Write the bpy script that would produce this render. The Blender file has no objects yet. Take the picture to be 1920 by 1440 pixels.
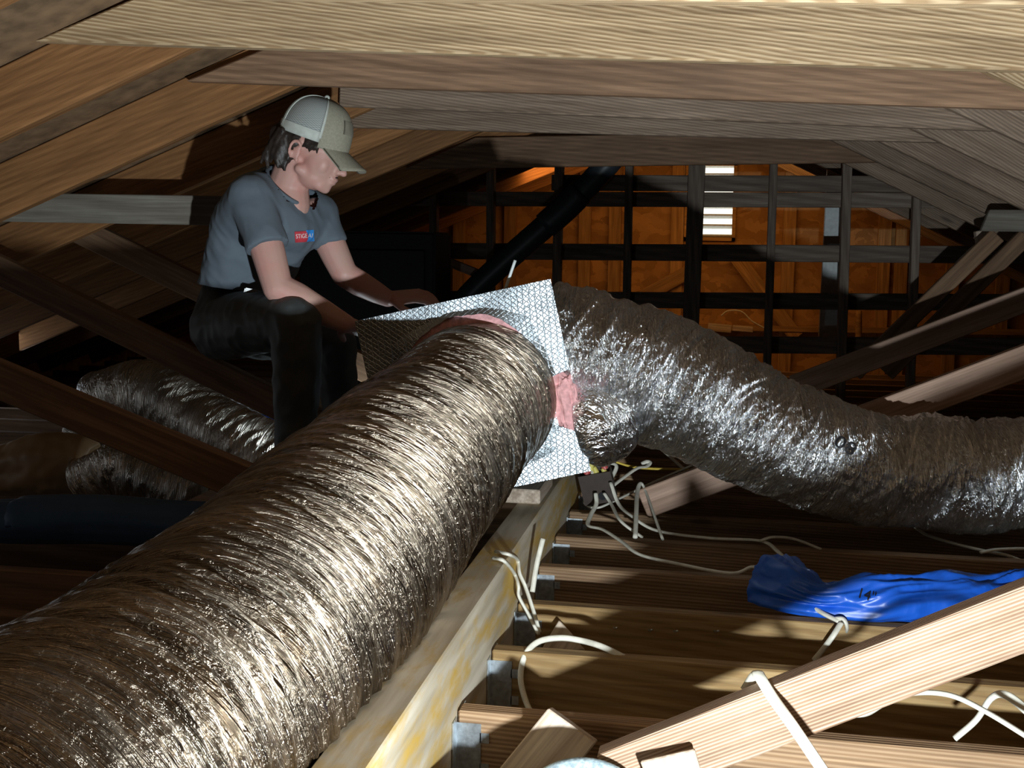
import bpy, bmesh, math, random
from mathutils import Vector, Matrix, noise
from mathutils.bvhtree import BVHTree
random.seed(7)
scene = bpy.context.scene
col = scene.collection
PI = math.pi
# ------------------------------------------------------------------ camera
F_PX, CAM_H, ROLL = 2200.0, 0.798, 0.013
VPX, VPY = 383.0, 258.0                       # vanishing point of the attic's length
vx = VPX * math.cos(ROLL) - VPY * math.sin(ROLL)
vy = VPX * math.sin(ROLL) + VPY * math.cos(ROLL)
vn = math.sqrt(vx * vx + vy * vy + F_PX * F_PX)
YAW = math.asin(vx / vn)
PITCH = math.asin(vy / vn)
CAM_ROT = Matrix.Rotation(YAW, 3, 'Z') @ Matrix.Rotation(PI / 2 - PITCH, 3, 'X') @ Matrix.Rotation(ROLL, 3, 'Z')
CAM = Vector((0, 0, CAM_H))
cam_d = bpy.data.cameras.new('camera')
cam = bpy.data.objects.new('camera', cam_d)
col.objects.link(cam)
cam.matrix_world = Matrix.Translation(CAM) @ CAM_ROT.to_4x4()
cam_d.sensor_width = 36
cam_d.lens = 36 * F_PX / 1920
cam_d.clip_start = 0.02
scene.camera = cam
# ------------------------------------------------------------------ world, lights, exposure
world = bpy.data.worlds.new('daylight')
scene.world = world
world.use_nodes = True
bg = world.node_tree.nodes['Background']
bg.inputs[0].default_value = (1.0, 0.93, 0.78, 1)
bg.inputs[1].default_value = 0.55

def lamp(name, kind, loc, power, color, **kw):
    d = bpy.data.lights.new(name, kind)
    d.energy = power; d.color = color
    for k, v in kw.items():
        setattr(d, k, v)
    o = bpy.data.objects.new(name, d)
    col.objects.link(o); o.location = loc
    return o

# hand torch lying on the joists, to the right and just ahead of the photographer
TORCH = Vector((0.16, 0.62, 0.218))
torch = lamp('torch_light', 'SPOT', TORCH, 72, (0.86, 0.95, 1.0), shadow_soft_size=0.02, spot_size=math.radians(172), spot_blend=0.9)
torch.rotation_euler = (Vector((0.2, 2.9, 1.5)) - TORCH).to_track_quat('-Z', 'Y').to_euler()
# second small torch standing on the joists behind the big duct, at the worker's feet
lamp('foot_torch_light', 'POINT', (-1.12, 3.62, 0.16), 1.1, (0.80, 0.93, 1.0), shadow_soft_size=0.02)
# added faint fill light at the eaves, lifts the dark worker's side
ev = lamp('eave_fill', 'AREA', (-3.5, 3.2, 0.22), 1.2, (0.85, 0.92, 1.0), shape='RECTANGLE', size=0.2, size_y=5.0)
ev.rotation_euler = (0, math.radians(-90), 0)
# added warm area light for the gable wall's orange glow, no opening built
rv = lamp('gable_warm_fill', 'AREA', (-0.1, 7.3, 1.28), 2.2, (1.0, 0.47, 0.13), shape='RECTANGLE', size=2.2, size_y=0.3)
rv.rotation_euler = (math.radians(52), 0, 0)
vs = scene.view_settings
vs.view_transform = 'Standard'; vs.look = 'None'; vs.gamma = 1.0; vs.use_curve_mapping = False
vs.exposure = 1.5

# ------------------------------------------------------------------ pixel helpers
def ray(px, py):
    return (CAM_ROT @ Vector((px - 960, 720 - py, -F_PX))).normalized()
def W(px, py, y):                              # point seen at a pixel, at depth y
    d = ray(px, py)
    return CAM + d * (y / d.y)
def G(px, py, z=0.0):                          # point seen at a pixel, on height z
    d = ray(px, py)
    return CAM + d * ((z - CAM_H) / d.z)

# ------------------------------------------------------------------ materials
MATS = {}
def new_mat(name):
    m = bpy.data.materials.new(name); m.use_nodes = True
    nt = m.node_tree
    MATS[name] = m
    return m, nt, nt.nodes['Principled BSDF']
def N(nt, t, **kw):
    n = nt.nodes.new(t)
    for k, v in kw.items():
        setattr(n, k, v)
    return n
def ramp(nt, fac, stops):
    r = N(nt, 'ShaderNodeValToRGB')
    el = r.color_ramp.elements
    while len(el) < len(stops):
        el.new(0.5)
    for e, (p, c) in zip(el, stops):
        e.position = p
        e.color = (*c, 1) if len(c) == 3 else c
    nt.links.new(fac, r.inputs[0])
    return r
def mixc(nt, fac, a, b, mode='MIX'):
    m = N(nt, 'ShaderNodeMix', data_type='RGBA', blend_type=mode)
    for sock, v in ((m.inputs[0], fac), (m.inputs[6], a), (m.inputs[7], b)):
        if isinstance(v, bpy.types.NodeSocket):
            nt.links.new(v, sock)
        elif isinstance(v, tuple):
            sock.default_value = (*v, 1) if len(v) == 3 else v
        else:
            sock.default_value = v
    return m.outputs[2]
def math_n(nt, op, a, b=None):
    m = N(nt, 'ShaderNodeMath', operation=op)
    for i, v in enumerate((a, b)):
        if v is None: continue
        if isinstance(v, bpy.types.NodeSocket): nt.links.new(v, m.inputs[i])
        else: m.inputs[i].default_value = v
    return m.outputs[0]

def flat(name, c, rough=0.6, metal=0.0, bump=0.0, bscale=60, var=0.12):
    m, nt, b = new_mat(name)
    tc = N(nt, 'ShaderNodeTexCoord')
    no = N(nt, 'ShaderNodeTexNoise'); no.inputs['Scale'].default_value = bscale; no.inputs['Detail'].default_value = 4
    nt.links.new(tc.outputs['Object'], no.inputs['Vector'])
    lo = tuple(x * (1 - var) for x in c); hi = tuple(min(1, x * (1 + var)) for x in c)
    r = ramp(nt, no.outputs[0], [(0.3, lo), (0.7, hi)])
    nt.links.new(r.outputs[0], b.inputs['Base Color'])
    b.inputs['Roughness'].default_value = rough
    b.inputs['Metallic'].default_value = metal
    if bump:
        bn = N(nt, 'ShaderNodeBump'); bn.inputs['Strength'].default_value = bump; bn.inputs['Distance'].default_value = 0.004
        nt.links.new(no.outputs[0], bn.inputs['Height']); nt.links.new(bn.outputs[0], b.inputs['Normal'])
    return m

def wood(name, light, dark, bands=26, contrast=1.0, rough=0.75, bump=0.25, stain=None, distort=3.0, straight=False, stain_amt=0.5):
    """Sawn softwood. Local X runs along the board."""
    m, nt, b = new_mat(name)
    tc = N(nt, 'ShaderNodeTexCoord'); oi = N(nt, 'ShaderNodeObjectInfo')
    off = N(nt, 'ShaderNodeVectorMath', operation='SCALE'); off.inputs[0].default_value = (37, 11, 5)
    nt.links.new(oi.outputs['Random'], off.inputs['Scale'])
    add = N(nt, 'ShaderNodeVectorMath', operation='ADD')
    nt.links.new(tc.outputs['Object'], add.inputs[0]); nt.links.new(off.outputs[0], add.inputs[1])
    mp = N(nt, 'ShaderNodeMapping'); mp.inputs['Scale'].default_value = (0.03 if straight else 0.12, 1.0, 1.0)
    nt.links.new(add.outputs[0], mp.inputs['Vector'])
    wv = N(nt, 'ShaderNodeTexWave', wave_type='BANDS', bands_direction='DIAGONAL', wave_profile='SIN')
    wv.inputs['Scale'].default_value = bands; wv.inputs['Distortion'].default_value = distort
    wv.inputs['Detail'].default_value = 3; wv.inputs['Detail Scale'].default_value = 0.5
    nt.links.new(mp.outputs[0], wv.inputs['Vector'])
    mp2 = N(nt, 'ShaderNodeMapping'); mp2.inputs['Scale'].default_value = (6, 160, 160)
    nt.links.new(add.outputs[0], mp2.inputs['Vector'])
    fn = N(nt, 'ShaderNodeTexNoise'); fn.inputs['Scale'].default_value = 1.0; fn.inputs['Detail'].default_value = 5
    nt.links.new(mp2.outputs[0], fn.inputs['Vector'])
    big = N(nt, 'ShaderNodeTexNoise'); big.inputs['Scale'].default_value = 3.5; big.inputs['Detail'].default_value = 6; big.inputs['Roughness'].default_value = 0.6
    nt.links.new(add.outputs[0], big.inputs['Vector'])
    mp4 = N(nt, 'ShaderNodeMapping'); mp4.inputs['Scale'].default_value = (1.6, 45, 45)
    nt.links.new(add.outputs[0], mp4.inputs['Vector'])
    mid = N(nt, 'ShaderNodeTexNoise'); mid.inputs['Scale'].default_value = 1.0; mid.inputs['Detail'].default_value = 4; mid.inputs['Distortion'].default_value = 0.6
    nt.links.new(mp4.outputs[0], mid.inputs['Vector'])
    md = tuple((a * (1 - contrast) + c * contrast) for a, c in zip(light, dark))
    c1 = ramp(nt, wv.outputs[0], [(0.25, md), (0.75, light)]).outputs[0]
    fgr = ramp(nt, fn.outputs[0], [(0.3, (0.62, 0.6, 0.58)), (0.65, (1, 1, 1))]).outputs[0]
    mgr = ramp(nt, mid.outputs[0], [(0.34, (0.60, 0.56, 0.52)), (0.58, (1, 1, 1))]).outputs[0]
    c2 = mixc(nt, 0.8, mixc(nt, 0.85, c1, mgr, 'MULTIPLY'), fgr, 'MULTIPLY')
    st = stain or tuple(x * 0.55 for x in dark)
    fac = ramp(nt, big.outputs[0], [(0.45, (0, 0, 0)), (0.75, (stain_amt,) * 3)]).outputs[0]
    c3 = mixc(nt, fac, c2, st)
    vor = N(nt, 'ShaderNodeTexVoronoi'); vor.inputs['Scale'].default_value = 2.6
    mp3 = N(nt, 'ShaderNodeMapping'); mp3.inputs['Scale'].default_value = (0.6, 2.2, 2.2)
    nt.links.new(add.outputs[0], mp3.inputs['Vector']); nt.links.new(mp3.outputs[0], vor.inputs['Vector'])
    kn = ramp(nt, vor.outputs['Distance'], [(0.03, (0.75,) * 3), (0.075, (0, 0, 0))]).outputs[0]
    c3 = mixc(nt, kn, c3, tuple(x * 0.35 for x in dark))
    hs = N(nt, 'ShaderNodeHueSaturation')
    val = math_n(nt, 'ADD', math_n(nt, 'MULTIPLY', oi.outputs['Random'], 0.35), 0.82)
    nt.links.new(val, hs.inputs['Value']); nt.links.new(c3, hs.inputs['Color'])
    nt.links.new(hs.outputs[0], b.inputs['Base Color'])
    b.inputs['Roughness'].default_value = rough
    h = math_n(nt, 'ADD', math_n(nt, 'MULTIPLY', wv.outputs[0], contrast), fn.outputs[0])
    bn = N(nt, 'ShaderNodeBump'); bn.inputs['Strength'].default_value = bump; bn.inputs['Distance'].default_value = 0.003
    nt.links.new(h, bn.inputs['Height']); nt.links.new(bn.outputs[0], b.inputs['Normal'])
    return m

def foil(name, tint=(0.80, 0.79, 0.77), us=14, vs_=3.0, rough=0.24, strength=0.8, fine=1.0, dirt=0.35):
    """Crinkled metallised film; UV = metres along and around the duct."""
    m, nt, b = new_mat(name)
    uv = N(nt, 'ShaderNodeUVMap')
    sk = N(nt, 'ShaderNodeMapping'); sk.inputs['Rotation'].default_value = (0, 0, 0.16)
    nt.links.new(uv.outputs[0], sk.inputs['Vector'])
    def stretched(su, sv, det, dist):
        mp = N(nt, 'ShaderNodeMapping'); mp.inputs['Scale'].default_value = (su, sv, 1)
        nt.links.new(sk.outputs[0], mp.inputs['Vector'])
        n = N(nt, 'ShaderNodeTexNoise'); n.inputs['Scale'].default_value = 1; n.inputs['Detail'].default_value = det
        n.inputs['Distortion'].default_value = dist; n.inputs['Roughness'].default_value = 0.6
        nt.links.new(mp.outputs[0], n.inputs['Vector'])
        return n.outputs[0]
    n1 = stretched(us, vs_, 4, 0.8)
    n2 = stretched(us * 6, vs_ * 2.2, 3, 0.6)
    n3 = stretched(90 * fine, 60 * fine, 3, 1.5)
    r1 = math_n(nt, 'ABSOLUTE', math_n(nt, 'SUBTRACT', n1, 0.5))
    r2 = math_n(nt, 'ABSOLUTE', math_n(nt, 'SUBTRACT', n2, 0.5))
    h = math_n(nt, 'ADD', math_n(nt, 'MULTIPLY', r1, 3.0), math_n(nt, 'ADD', math_n(nt, 'MULTIPLY', r2, 1.7), math_n(nt, 'MULTIPLY', n3, 0.28)))
    bn = N(nt, 'ShaderNodeBump'); bn.inputs['Strength'].default_value = strength; bn.inputs['Distance'].default_value = 0.017
    nt.links.new(h, bn.inputs['Height']); nt.links.new(bn.outputs[0], b.inputs['Normal'])
    pat = stretched(us * 0.35, vs_ * 0.9, 5, 1.0)
    cr = ramp(nt, pat, [(0.35, tuple(x * (1 - dirt) for x in tint)), (0.6, tint)]).outputs[0]
    nt.links.new(cr, b.inputs['Base Color'])
    rr = N(nt, 'ShaderNodeMapRange'); rr.inputs['From Min'].default_value = 0.35; rr.inputs['From Max'].default_value = 0.7
    rr.inputs['To Min'].default_value = rough * 0.7; rr.inputs['To Max'].default_value = rough * 1.7
    nt.links.new(n1, rr.inputs['Value']); nt.links.new(rr.outputs[0], b.inputs['Roughness'])
    b.inputs['Metallic'].default_value = 1.0
    return m

wood('wood_rafter', (0.44, 0.21, 0.075), (0.31, 0.14, 0.045), bands=34, contrast=0.45, bump=0.15)
wood('wood_collar_pale', (0.66, 0.49, 0.29), (0.36, 0.22, 0.10), bands=75, contrast=0.75, bump=0.6, distort=4, stain=(0.3, 0.2, 0.12), stain_amt=0.3)
wood('wood_collar_brown', (0.40, 0.24, 0.14), (0.26, 0.15, 0.085), bands=30, contrast=0.6, bump=0.1)
wood('wood_collar_grey', (0.43, 0.315, 0.225), (0.27, 0.195, 0.14), bands=70, contrast=0.8, bump=0.25)
wood('wood_joist', (0.46, 0.30, 0.17), (0.27, 0.15, 0.07), bands=75, contrast=0.8, bump=0.25, straight=True)
wood('wood_joist_gold', (0.50, 0.33, 0.14), (0.36, 0.21, 0.07), bands=26, contrast=0.7, bump=0.15)
wood('wood_brace_fresh', (0.52, 0.36, 0.25), (0.28, 0.16, 0.09), bands=120, contrast=1.0, bump=0.4, straight=True, distort=1.5, stain=(0.6, 0.42, 0.3), stain_amt=0.3)
wood('wood_brace_dull', (0.52, 0.35, 0.26), (0.42, 0.27, 0.19), bands=10, contrast=0.5, bump=0.1)
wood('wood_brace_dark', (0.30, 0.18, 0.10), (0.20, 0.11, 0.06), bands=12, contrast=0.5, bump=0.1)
wood('wood_strut_grey', (0.40, 0.37, 0.31), (0.30, 0.26, 0.20), bands=10, contrast=0.5, bump=0.1)
wood('wood_frame', (0.28, 0.22, 0.17), (0.18, 0.13, 0.10), bands=16, contrast=0.7, bump=0.2)
wood('wood_stud', (0.62, 0.36, 0.13), (0.48, 0.25, 0.08), bands=12, contrast=0.5, bump=0.1)
wood('wood_scrap', (0.70, 0.58, 0.46), (0.50, 0.38, 0.28), bands=12, contrast=0.5, bump=0.15)
flat('white_paint', (0.72, 0.78, 0.78), 0.5)
flat('drywall', (0.30, 0.27, 0.24), 0.9, bump=0.2)
flat('wood_sheathing', (0.24, 0.15, 0.08), 0.85, bump=0.3, bscale=20, var=0.35)
flat('galvanized', (0.62, 0.68, 0.72), 0.35, 0.9, bump=0.1, bscale=90, var=0.25)
flat('galvanized_spangle', (0.50, 0.64, 0.74), 0.5, 0.3, bump=0.15, bscale=180, var=0.45)
flat('cable_white', (0.68, 0.66, 0.56), 0.45)
flat('cable_yellow', (0.80, 0.58, 0.10), 0.45)
flat('nut_red', (0.55, 0.10, 0.09), 0.4)
flat('nut_yellow', (0.70, 0.62, 0.15), 0.4)
flat('box_brown', (0.055, 0.038, 0.030), 0.5, bump=0.1)
flat('pipe_black', (0.035, 0.045, 0.055), 0.45)
flat('flat_black', (0.012, 0.013, 0.015), 0.8)
flat('navy_plastic', (0.03, 0.075, 0.16), 0.55, bump=0.3, bscale=12)
flat('kraft_paper', (0.34, 0.22, 0.11), 0.55, bump=0.6, bscale=9)
flat('pink_insulation', (0.80, 0.42, 0.42), 0.95, bump=1.0, bscale=70, var=0.25)
flat('marker_black', (0.01, 0.01, 0.012), 0.6)
flat('shirt_grey', (0.135, 0.17, 0.205), 0.9, bump=0.25, bscale=14, var=0.08)
flat('trousers', (0.06, 0.068, 0.07), 0.62, bump=0.3, bscale=16)
flat('belt', (0.35, 0.36, 0.36), 0.4, 0.6)
flat('boot', (0.03, 0.025, 0.02), 0.6)
flat('hair', (0.028, 0.020, 0.016), 0.5, bump=0.8, bscale=45, var=0.5)
flat('cap_beige', (0.36, 0.34, 0.26), 0.85, bump=0.1, bscale=200)
flat('cap_patch', (0.28, 0.26, 0.20), 0.85)
flat('cap_band', (0.62, 0.66, 0.60), 0.8)
flat('print_red', (0.62, 0.05, 0.07), 0.7)
flat('print_blue', (0.04, 0.32, 0.85), 0.7)
flat('print_white', (0.9, 0.9, 0.9), 0.7)
flat('eye_dark', (0.02, 0.015, 0.012), 0.2)
flat('glove_grey', (0.40, 0.38, 0.35), 0.9, bump=0.3, bscale=40)
foil('foil_main', us=30, vs_=0.8, rough=0.21, strength=0.95, dirt=0.55, tint=(0.42, 0.345, 0.265))
foil('foil_flex', us=26, vs_=5.0, rough=0.15, strength=0.85, dirt=0.15, tint=(0.93, 0.95, 0.97))
foil('foil_far', us=20, vs_=3.0, rough=0.28, strength=0.9, dirt=0.4, tint=(0.74, 0.68, 0.60))

def mk_skin():
    m, nt, b = new_mat('skin')
    tc = N(nt, 'ShaderNodeTexCoord')
    no = N(nt, 'ShaderNodeTexNoise'); no.inputs['Scale'].default_value = 14; no.inputs['Detail'].default_value = 4
    nt.links.new(tc.outputs['Object'], no.inputs['Vector'])
    r = ramp(nt, no.outputs[0], [(0.3, (0.62, 0.40, 0.33)), (0.65, (0.66, 0.34, 0.29))])
    nt.links.new(r.outputs[0], b.inputs['Base Color'])
    b.inputs['Roughness'].default_value = 0.5
    b.inputs['Subsurface Weight'].default_value = 0.12
    b.inputs['Subsurface Radius'].default_value = (0.012, 0.005, 0.003)
mk_skin()

def mk_net():
    m, nt, b = new_mat('cap_net')
    tc = N(nt, 'ShaderNodeUVMap')
    ck = N(nt, 'ShaderNodeTexChecker'); ck.inputs['Scale'].default_value = 60
    nt.links.new(tc.outputs[0], ck.inputs['Vector'])
    b.inputs['Base Color'].default_value = (0.48, 0.52, 0.50, 1); b.inputs['Roughness'].default_value = 0.6
    mp = N(nt, 'ShaderNodeMapRange'); mp.inputs['To Min'].default_value = 0.45; mp.inputs['To Max'].default_value = 1.0
    nt.links.new(ck.outputs['Fac'], mp.inputs['Value']); nt.links.new(mp.outputs[0], b.inputs['Alpha'])
mk_net()

def mk_scrim():
    """Foil-scrim-kraft facing of the duct board: fine reinforcing grid over embossed foil."""
    m, nt, b = new_mat('foil_board')
    tc = N(nt, 'ShaderNodeTexCoord')
    mp = N(nt, 'ShaderNodeMapping'); mp.inputs['Rotation'].default_value = (0.5, 0.5, 0.75)
    nt.links.new(tc.outputs['Object'], mp.inputs['Vector'])
    br = N(nt, 'ShaderNodeTexVoronoi', feature='DISTANCE_TO_EDGE'); br.inputs['Scale'].default_value = 110; br.inputs['Randomness'].default_value = 0.25
    nt.links.new(mp.outputs[0], br.inputs['Vector'])
    no = N(nt, 'ShaderNodeTexNoise'); no.inputs['Scale'].default_value = 22; no.inputs['Detail'].default_value = 5
    nt.links.new(tc.outputs['Object'], no.inputs['Vector'])
    h = math_n(nt, 'ADD', math_n(nt, 'MINIMUM', br.outputs['Distance'], 0.12), math_n(nt, 'MULTIPLY', no.outputs[0], 0.5))
    bn = N(nt, 'ShaderNodeBump'); bn.inputs['Strength'].default_value = 0.5; bn.inputs['Distance'].default_value = 0.008
    nt.links.new(h, bn.inputs['Height']); nt.links.new(bn.outputs[0], b.inputs['Normal'])
    b.inputs['Base Color'].default_value = (0.42, 0.48, 0.52, 1)
    b.inputs['Metallic'].default_value = 1.0; b.inputs['Roughness'].default_value = 0.34
mk_scrim()

def mk_glulam():
    m, nt, b = new_mat('beam_lumber')
    tc = N(nt, 'ShaderNodeTexCoord')
    mp = N(nt, 'ShaderNodeMapping'); mp.inputs['Scale'].default_value = (2.5, 30, 30)
    nt.links.new(tc.outputs['Object'], mp.inputs['Vector'])
    n = N(nt, 'ShaderNodeTexNoise'); n.inputs['Scale'].default_value = 1; n.inputs['Detail'].default_value = 6
    nt.links.new(mp.outputs[0], n.inputs['Vector'])
    c1 = ramp(nt, n.outputs[0], [(0.3, (0.36, 0.29, 0.19)), (0.65, (0.62, 0.55, 0.43))]).outputs[0]
    mp2 = N(nt, 'ShaderNodeMapping'); mp2.inputs['Scale'].default_value = (2.2, 7, 7); mp2.inputs['Rotation'].default_value = (0, 0.35, 0)
    nt.links.new(tc.outputs['Object'], mp2.inputs['Vector'])
    n2 = N(nt, 'ShaderNodeTexNoise'); n2.inputs['Scale'].default_value = 1.3; n2.inputs['Detail'].default_value = 5; n2.inputs['Roughness'].default_value = 0.65
    nt.links.new(mp2.outputs[0], n2.inputs['Vector'])
    st = ramp(nt, n2.outputs[0], [(0.48, (0, 0, 0)), (0.62, (0.9,) * 3)]).outputs[0]
    c2 = mixc(nt, st, c1, (0.55, 0.34, 0.05))
    nt.links.new(c2, b.inputs['Base Color']); b.inputs['Roughness'].default_value = 0.7
    bn = N(nt, 'ShaderNodeBump'); bn.inputs['Strength'].default_value = 0.3; bn.inputs['Distance'].default_value = 0.003
    nt.links.new(n.outputs[0], bn.inputs['Height']); nt.links.new(bn.outputs[0], b.inputs['Normal'])
mk_glulam()

def mk_osb():
    m, nt, b = new_mat('osb')
    tc = N(nt, 'ShaderNodeTexCoord')
    v = N(nt, 'ShaderNodeTexVoronoi'); v.inputs['Scale'].default_value = 16
    mp = N(nt, 'ShaderNodeMapping'); mp.inputs['Scale'].default_value = (0.6, 1, 1.5); mp.inputs['Rotation'].default_value = (0, 0.5, 0)
    no = N(nt, 'ShaderNodeTexNoise'); no.inputs['Scale'].default_value = 5; no.inputs['Detail'].default_value = 5
    nt.links.new(tc.outputs['Object'], no.inputs['Vector'])
    wv = mixc(nt, 0.25, tc.outputs['Object'], no.outputs['Color'])
    nt.links.new(wv, mp.inputs['Vector']); nt.links.new(mp.outputs[0], v.inputs['Vector'])
    c = ramp(nt, v.outputs['Color'], [(0.2, (0.36, 0.18, 0.05)), (0.8, (0.56, 0.30, 0.10))]).outputs[0]
    c = mixc(nt, ramp(nt, no.outputs[0], [(0.5, (0, 0, 0)), (0.75, (0.6,) * 3)]).outputs[0], c, (0.20, 0.09, 0.03))
    nt.links.new(c, b.inputs['Base Color']); b.inputs['Roughness'].default_value = 0.8
mk_osb()

def mk_blue():
    m, nt, b = new_mat('blue_film')
    tc = N(nt, 'ShaderNodeTexCoord')
    no = N(nt, 'ShaderNodeTexNoise'); no.inputs['Scale'].default_value = 9; no.inputs['Detail'].default_value = 2; no.inputs['Distortion'].default_value = 1.2
    nt.links.new(tc.outputs['Object'], no.inputs['Vector'])
    bn = N(nt, 'ShaderNodeBump'); bn.inputs['Strength'].default_value = 0.8; bn.inputs['Distance'].default_value = 0.012
    nt.links.new(no.outputs[0], bn.inputs['Height']); nt.links.new(bn.outputs[0], b.inputs['Normal'])
    b.inputs['Base Color'].default_value = (0.010, 0.10, 0.56, 1); b.inputs['Roughness'].default_value = 0.36
mk_blue()

# ------------------------------------------------------------------ object helpers
def link(name, me, mat, parent=None, mw=None):
    o = bpy.data.objects.new(name, me)
    col.objects.link(o)
    if mat: me.materials.append(MATS[mat])
    if mw is not None: o.matrix_world = mw
    if parent is not None:
        o.parent = parent
        o.matrix_parent_inverse = parent.matrix_world.inverted()
    return o
def tag(o, label=None, cat=None, group=None, kind=None):
    if label: o['label'] = label
    if cat: o['category'] = cat
    if group: o['group'] = group
    if kind: o['kind'] = kind
    return o
def empty(name, loc, label=None, cat=None, group=None, kind=None):
    o = bpy.data.objects.new(name, None); col.objects.link(o)
    o.empty_display_size = 0.05
    o.matrix_world = Matrix.Translation(Vector(loc))
    return tag(o, label, cat, group, kind)
def bm_mesh(bm, name, smooth=False):
    bmesh.ops.recalc_face_normals(bm, faces=bm.faces)
    me = bpy.data.meshes.new(name); bm.to_mesh(me); bm.free()
    if smooth:
        for p in me.polygons: p.use_smooth = True
    return me
def add_box(bm, c, s, rot=None):
    """box with centre c, full size s"""
    r = bmesh.ops.create_cube(bm, size=1.0)
    M = Matrix.Translation(Vector(c)) @ (rot.to_4x4() if rot else Matrix()) @ Matrix.Diagonal((*s, 1))
    bmesh.ops.transform(bm, matrix=M, verts=r['verts'])
    return r['verts']
def frame(p, q, up):
    x = (q - p).normalized()
    z = (up - x * up.dot(x)).normalized()
    y = z.cross(x)
    return Matrix((x, y, z)).transposed()

def lumber(name, p, q, th, ht, mat, up=(0, 0, 1), skew=(0, 0), parent=None, bevel=0.003, **kw):
    """board from centre-line point p to q; skew shifts the top edge of each end along the board"""
    p, q = Vector(p), Vector(q)
    L = (q - p).length
    R = frame(p, q, Vector(up))
    bm = bmesh.new()
    vs8 = [bm.verts.new((x + sk * (1 if z > 0 else 0), y, z)) for x, sk in ((0, skew[0]), (L, skew[1])) for y in (-th / 2, th / 2) for z in (-ht / 2, ht / 2)]
    for f in ((0, 1, 3, 2), (4, 6, 7, 5), (0, 4, 5, 1), (2, 3, 7, 6), (1, 5, 7, 3), (0, 2, 6, 4)):
        bm.faces.new([vs8[i] for i in f])
    bmesh.ops.recalc_face_normals(bm, faces=bm.faces)
    if bevel:
        bmesh.ops.bevel(bm, geom=list(bm.edges), offset=bevel, segments=1, affect='EDGES')
    o = link(name, bm_mesh(bm, name), mat, parent, Matrix.Translation(p) @ R.to_4x4())
    if kw: tag(o, **kw)
    return o

def lum_px(name, a, b, y, th, ht, mat, edge='top', y2=None, **kw):
    """board whose top (or bottom) edge runs between two pixels at depth y"""
    p, q = W(a[0], a[1], y), W(b[0], b[1], y if y2 is None else y2)
    x = (q - p).normalized(); up = (Vector((0, 0, 1)) - x * x.z).normalized()
    d = up * (ht / 2) * (-1 if edge == 'top' else 1)
    return lumber(name, p + d, q + d, th, ht, mat, **kw)

def catmull(pts, n):
    pts = [Vector(p) for p in pts]
    P = [pts[0] * 2 - pts[1]] + pts + [pts[-1] * 2 - pts[-2]]
    out = []
    segs = len(pts) - 1
    for i in range(n + 1):
        t = i / n * segs
        k = min(int(t), segs - 1); u = t - k
        a, b, c, d = P[k], P[k + 1], P[k + 2], P[k + 3]
        out.append(0.5 * ((2 * b) + (c - a) * u + (2 * a - 5 * b + 4 * c - d) * u * u + (3 * b - a - 3 * c + d) * u ** 3))
    return out
def tube_mesh(name, pts, radii, nl, nc, disp=None, flat_=1.0, cap=True, post=None):
    """swept tube with UVs in metres; disp(u, theta, r) adds to the radius"""
    path = catmull(pts, nl)
    rad = []
    for i in range(nl + 1):
        t = i / nl * (len(radii) - 1); k = min(int(t), len(radii) - 2); u = t - k; u = u * u * (3 - 2 * u)
        rad.append(radii[k] * (1 - u) + radii[k + 1] * u)
    T = [(path[min(i + 1, nl)] - path[max(i - 1, 0)]).normalized() for i in range(nl + 1)]
    up = Vector((0, 0, 1)) if abs(T[0].z) < 0.9 else Vector((0, 1, 0))
    nrm = (up - T[0] * up.dot(T[0])).normalized()
    verts, faces, uvs = [], [], []
    s = 0.0
    for i in range(nl + 1):
        if i:
            s += (path[i] - path[i - 1]).length
            nrm = (nrm - T[i] * nrm.dot(T[i])).normalized()
        bi = T[i].cross(nrm)
        for j in range(nc):
            th = 2 * PI * j / nc - PI / 2 * 0
            th2 = th + PI                      # seam at the bottom
            r = rad[i] + (disp(s, th, rad[i]) if disp else 0)
            p = path[i] + nrm * (math.cos(th2) * r * flat_) + bi * (math.sin(th2) * r)
            if post: p = post(p)
            verts.append(p); uvs.append((s, th * rad[i]))
    for i in range(nl):
        for j in range(nc):
            j2 = (j + 1) % nc
            faces.append((i * nc + j, i * nc + j2, (i + 1) * nc + j2, (i + 1) * nc + j))
    if cap:
        faces.append(tuple(range(nc - 1, -1, -1))); faces.append(tuple(nl * nc + j for j in range(nc)))
    me = bpy.data.meshes.new(name); me.from_pydata(verts, [], faces); me.update()
    uvl = me.uv_layers.new(name='UVMap')
    data = uvl.data
    for p in me.polygons:
        p.use_smooth = True
        if len(p.vertices) > 4: continue
        wrap = p.vertices[1] % nc == 0 and p.vertices[0] % nc == nc - 1
        for li, vi in zip(p.loop_indices, p.vertices):
            u, v = uvs[vi]
            if wrap and vi % nc == 0: v = 2 * PI * rad[min(vi // nc, nl)]
            data[li].uv = (u, v)
    return me

def cable(name, pts, mat, r, label, cat='cable', flat_=0.62, parent=None, group=None):
    n = max(16, 7 * len(pts))
    me = tube_mesh(name, pts, [r, r], n, 8, flat_=flat_)
    o = link(name, me, mat, parent)
    if parent is None: tag(o, label, cat, group)
    return o

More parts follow.
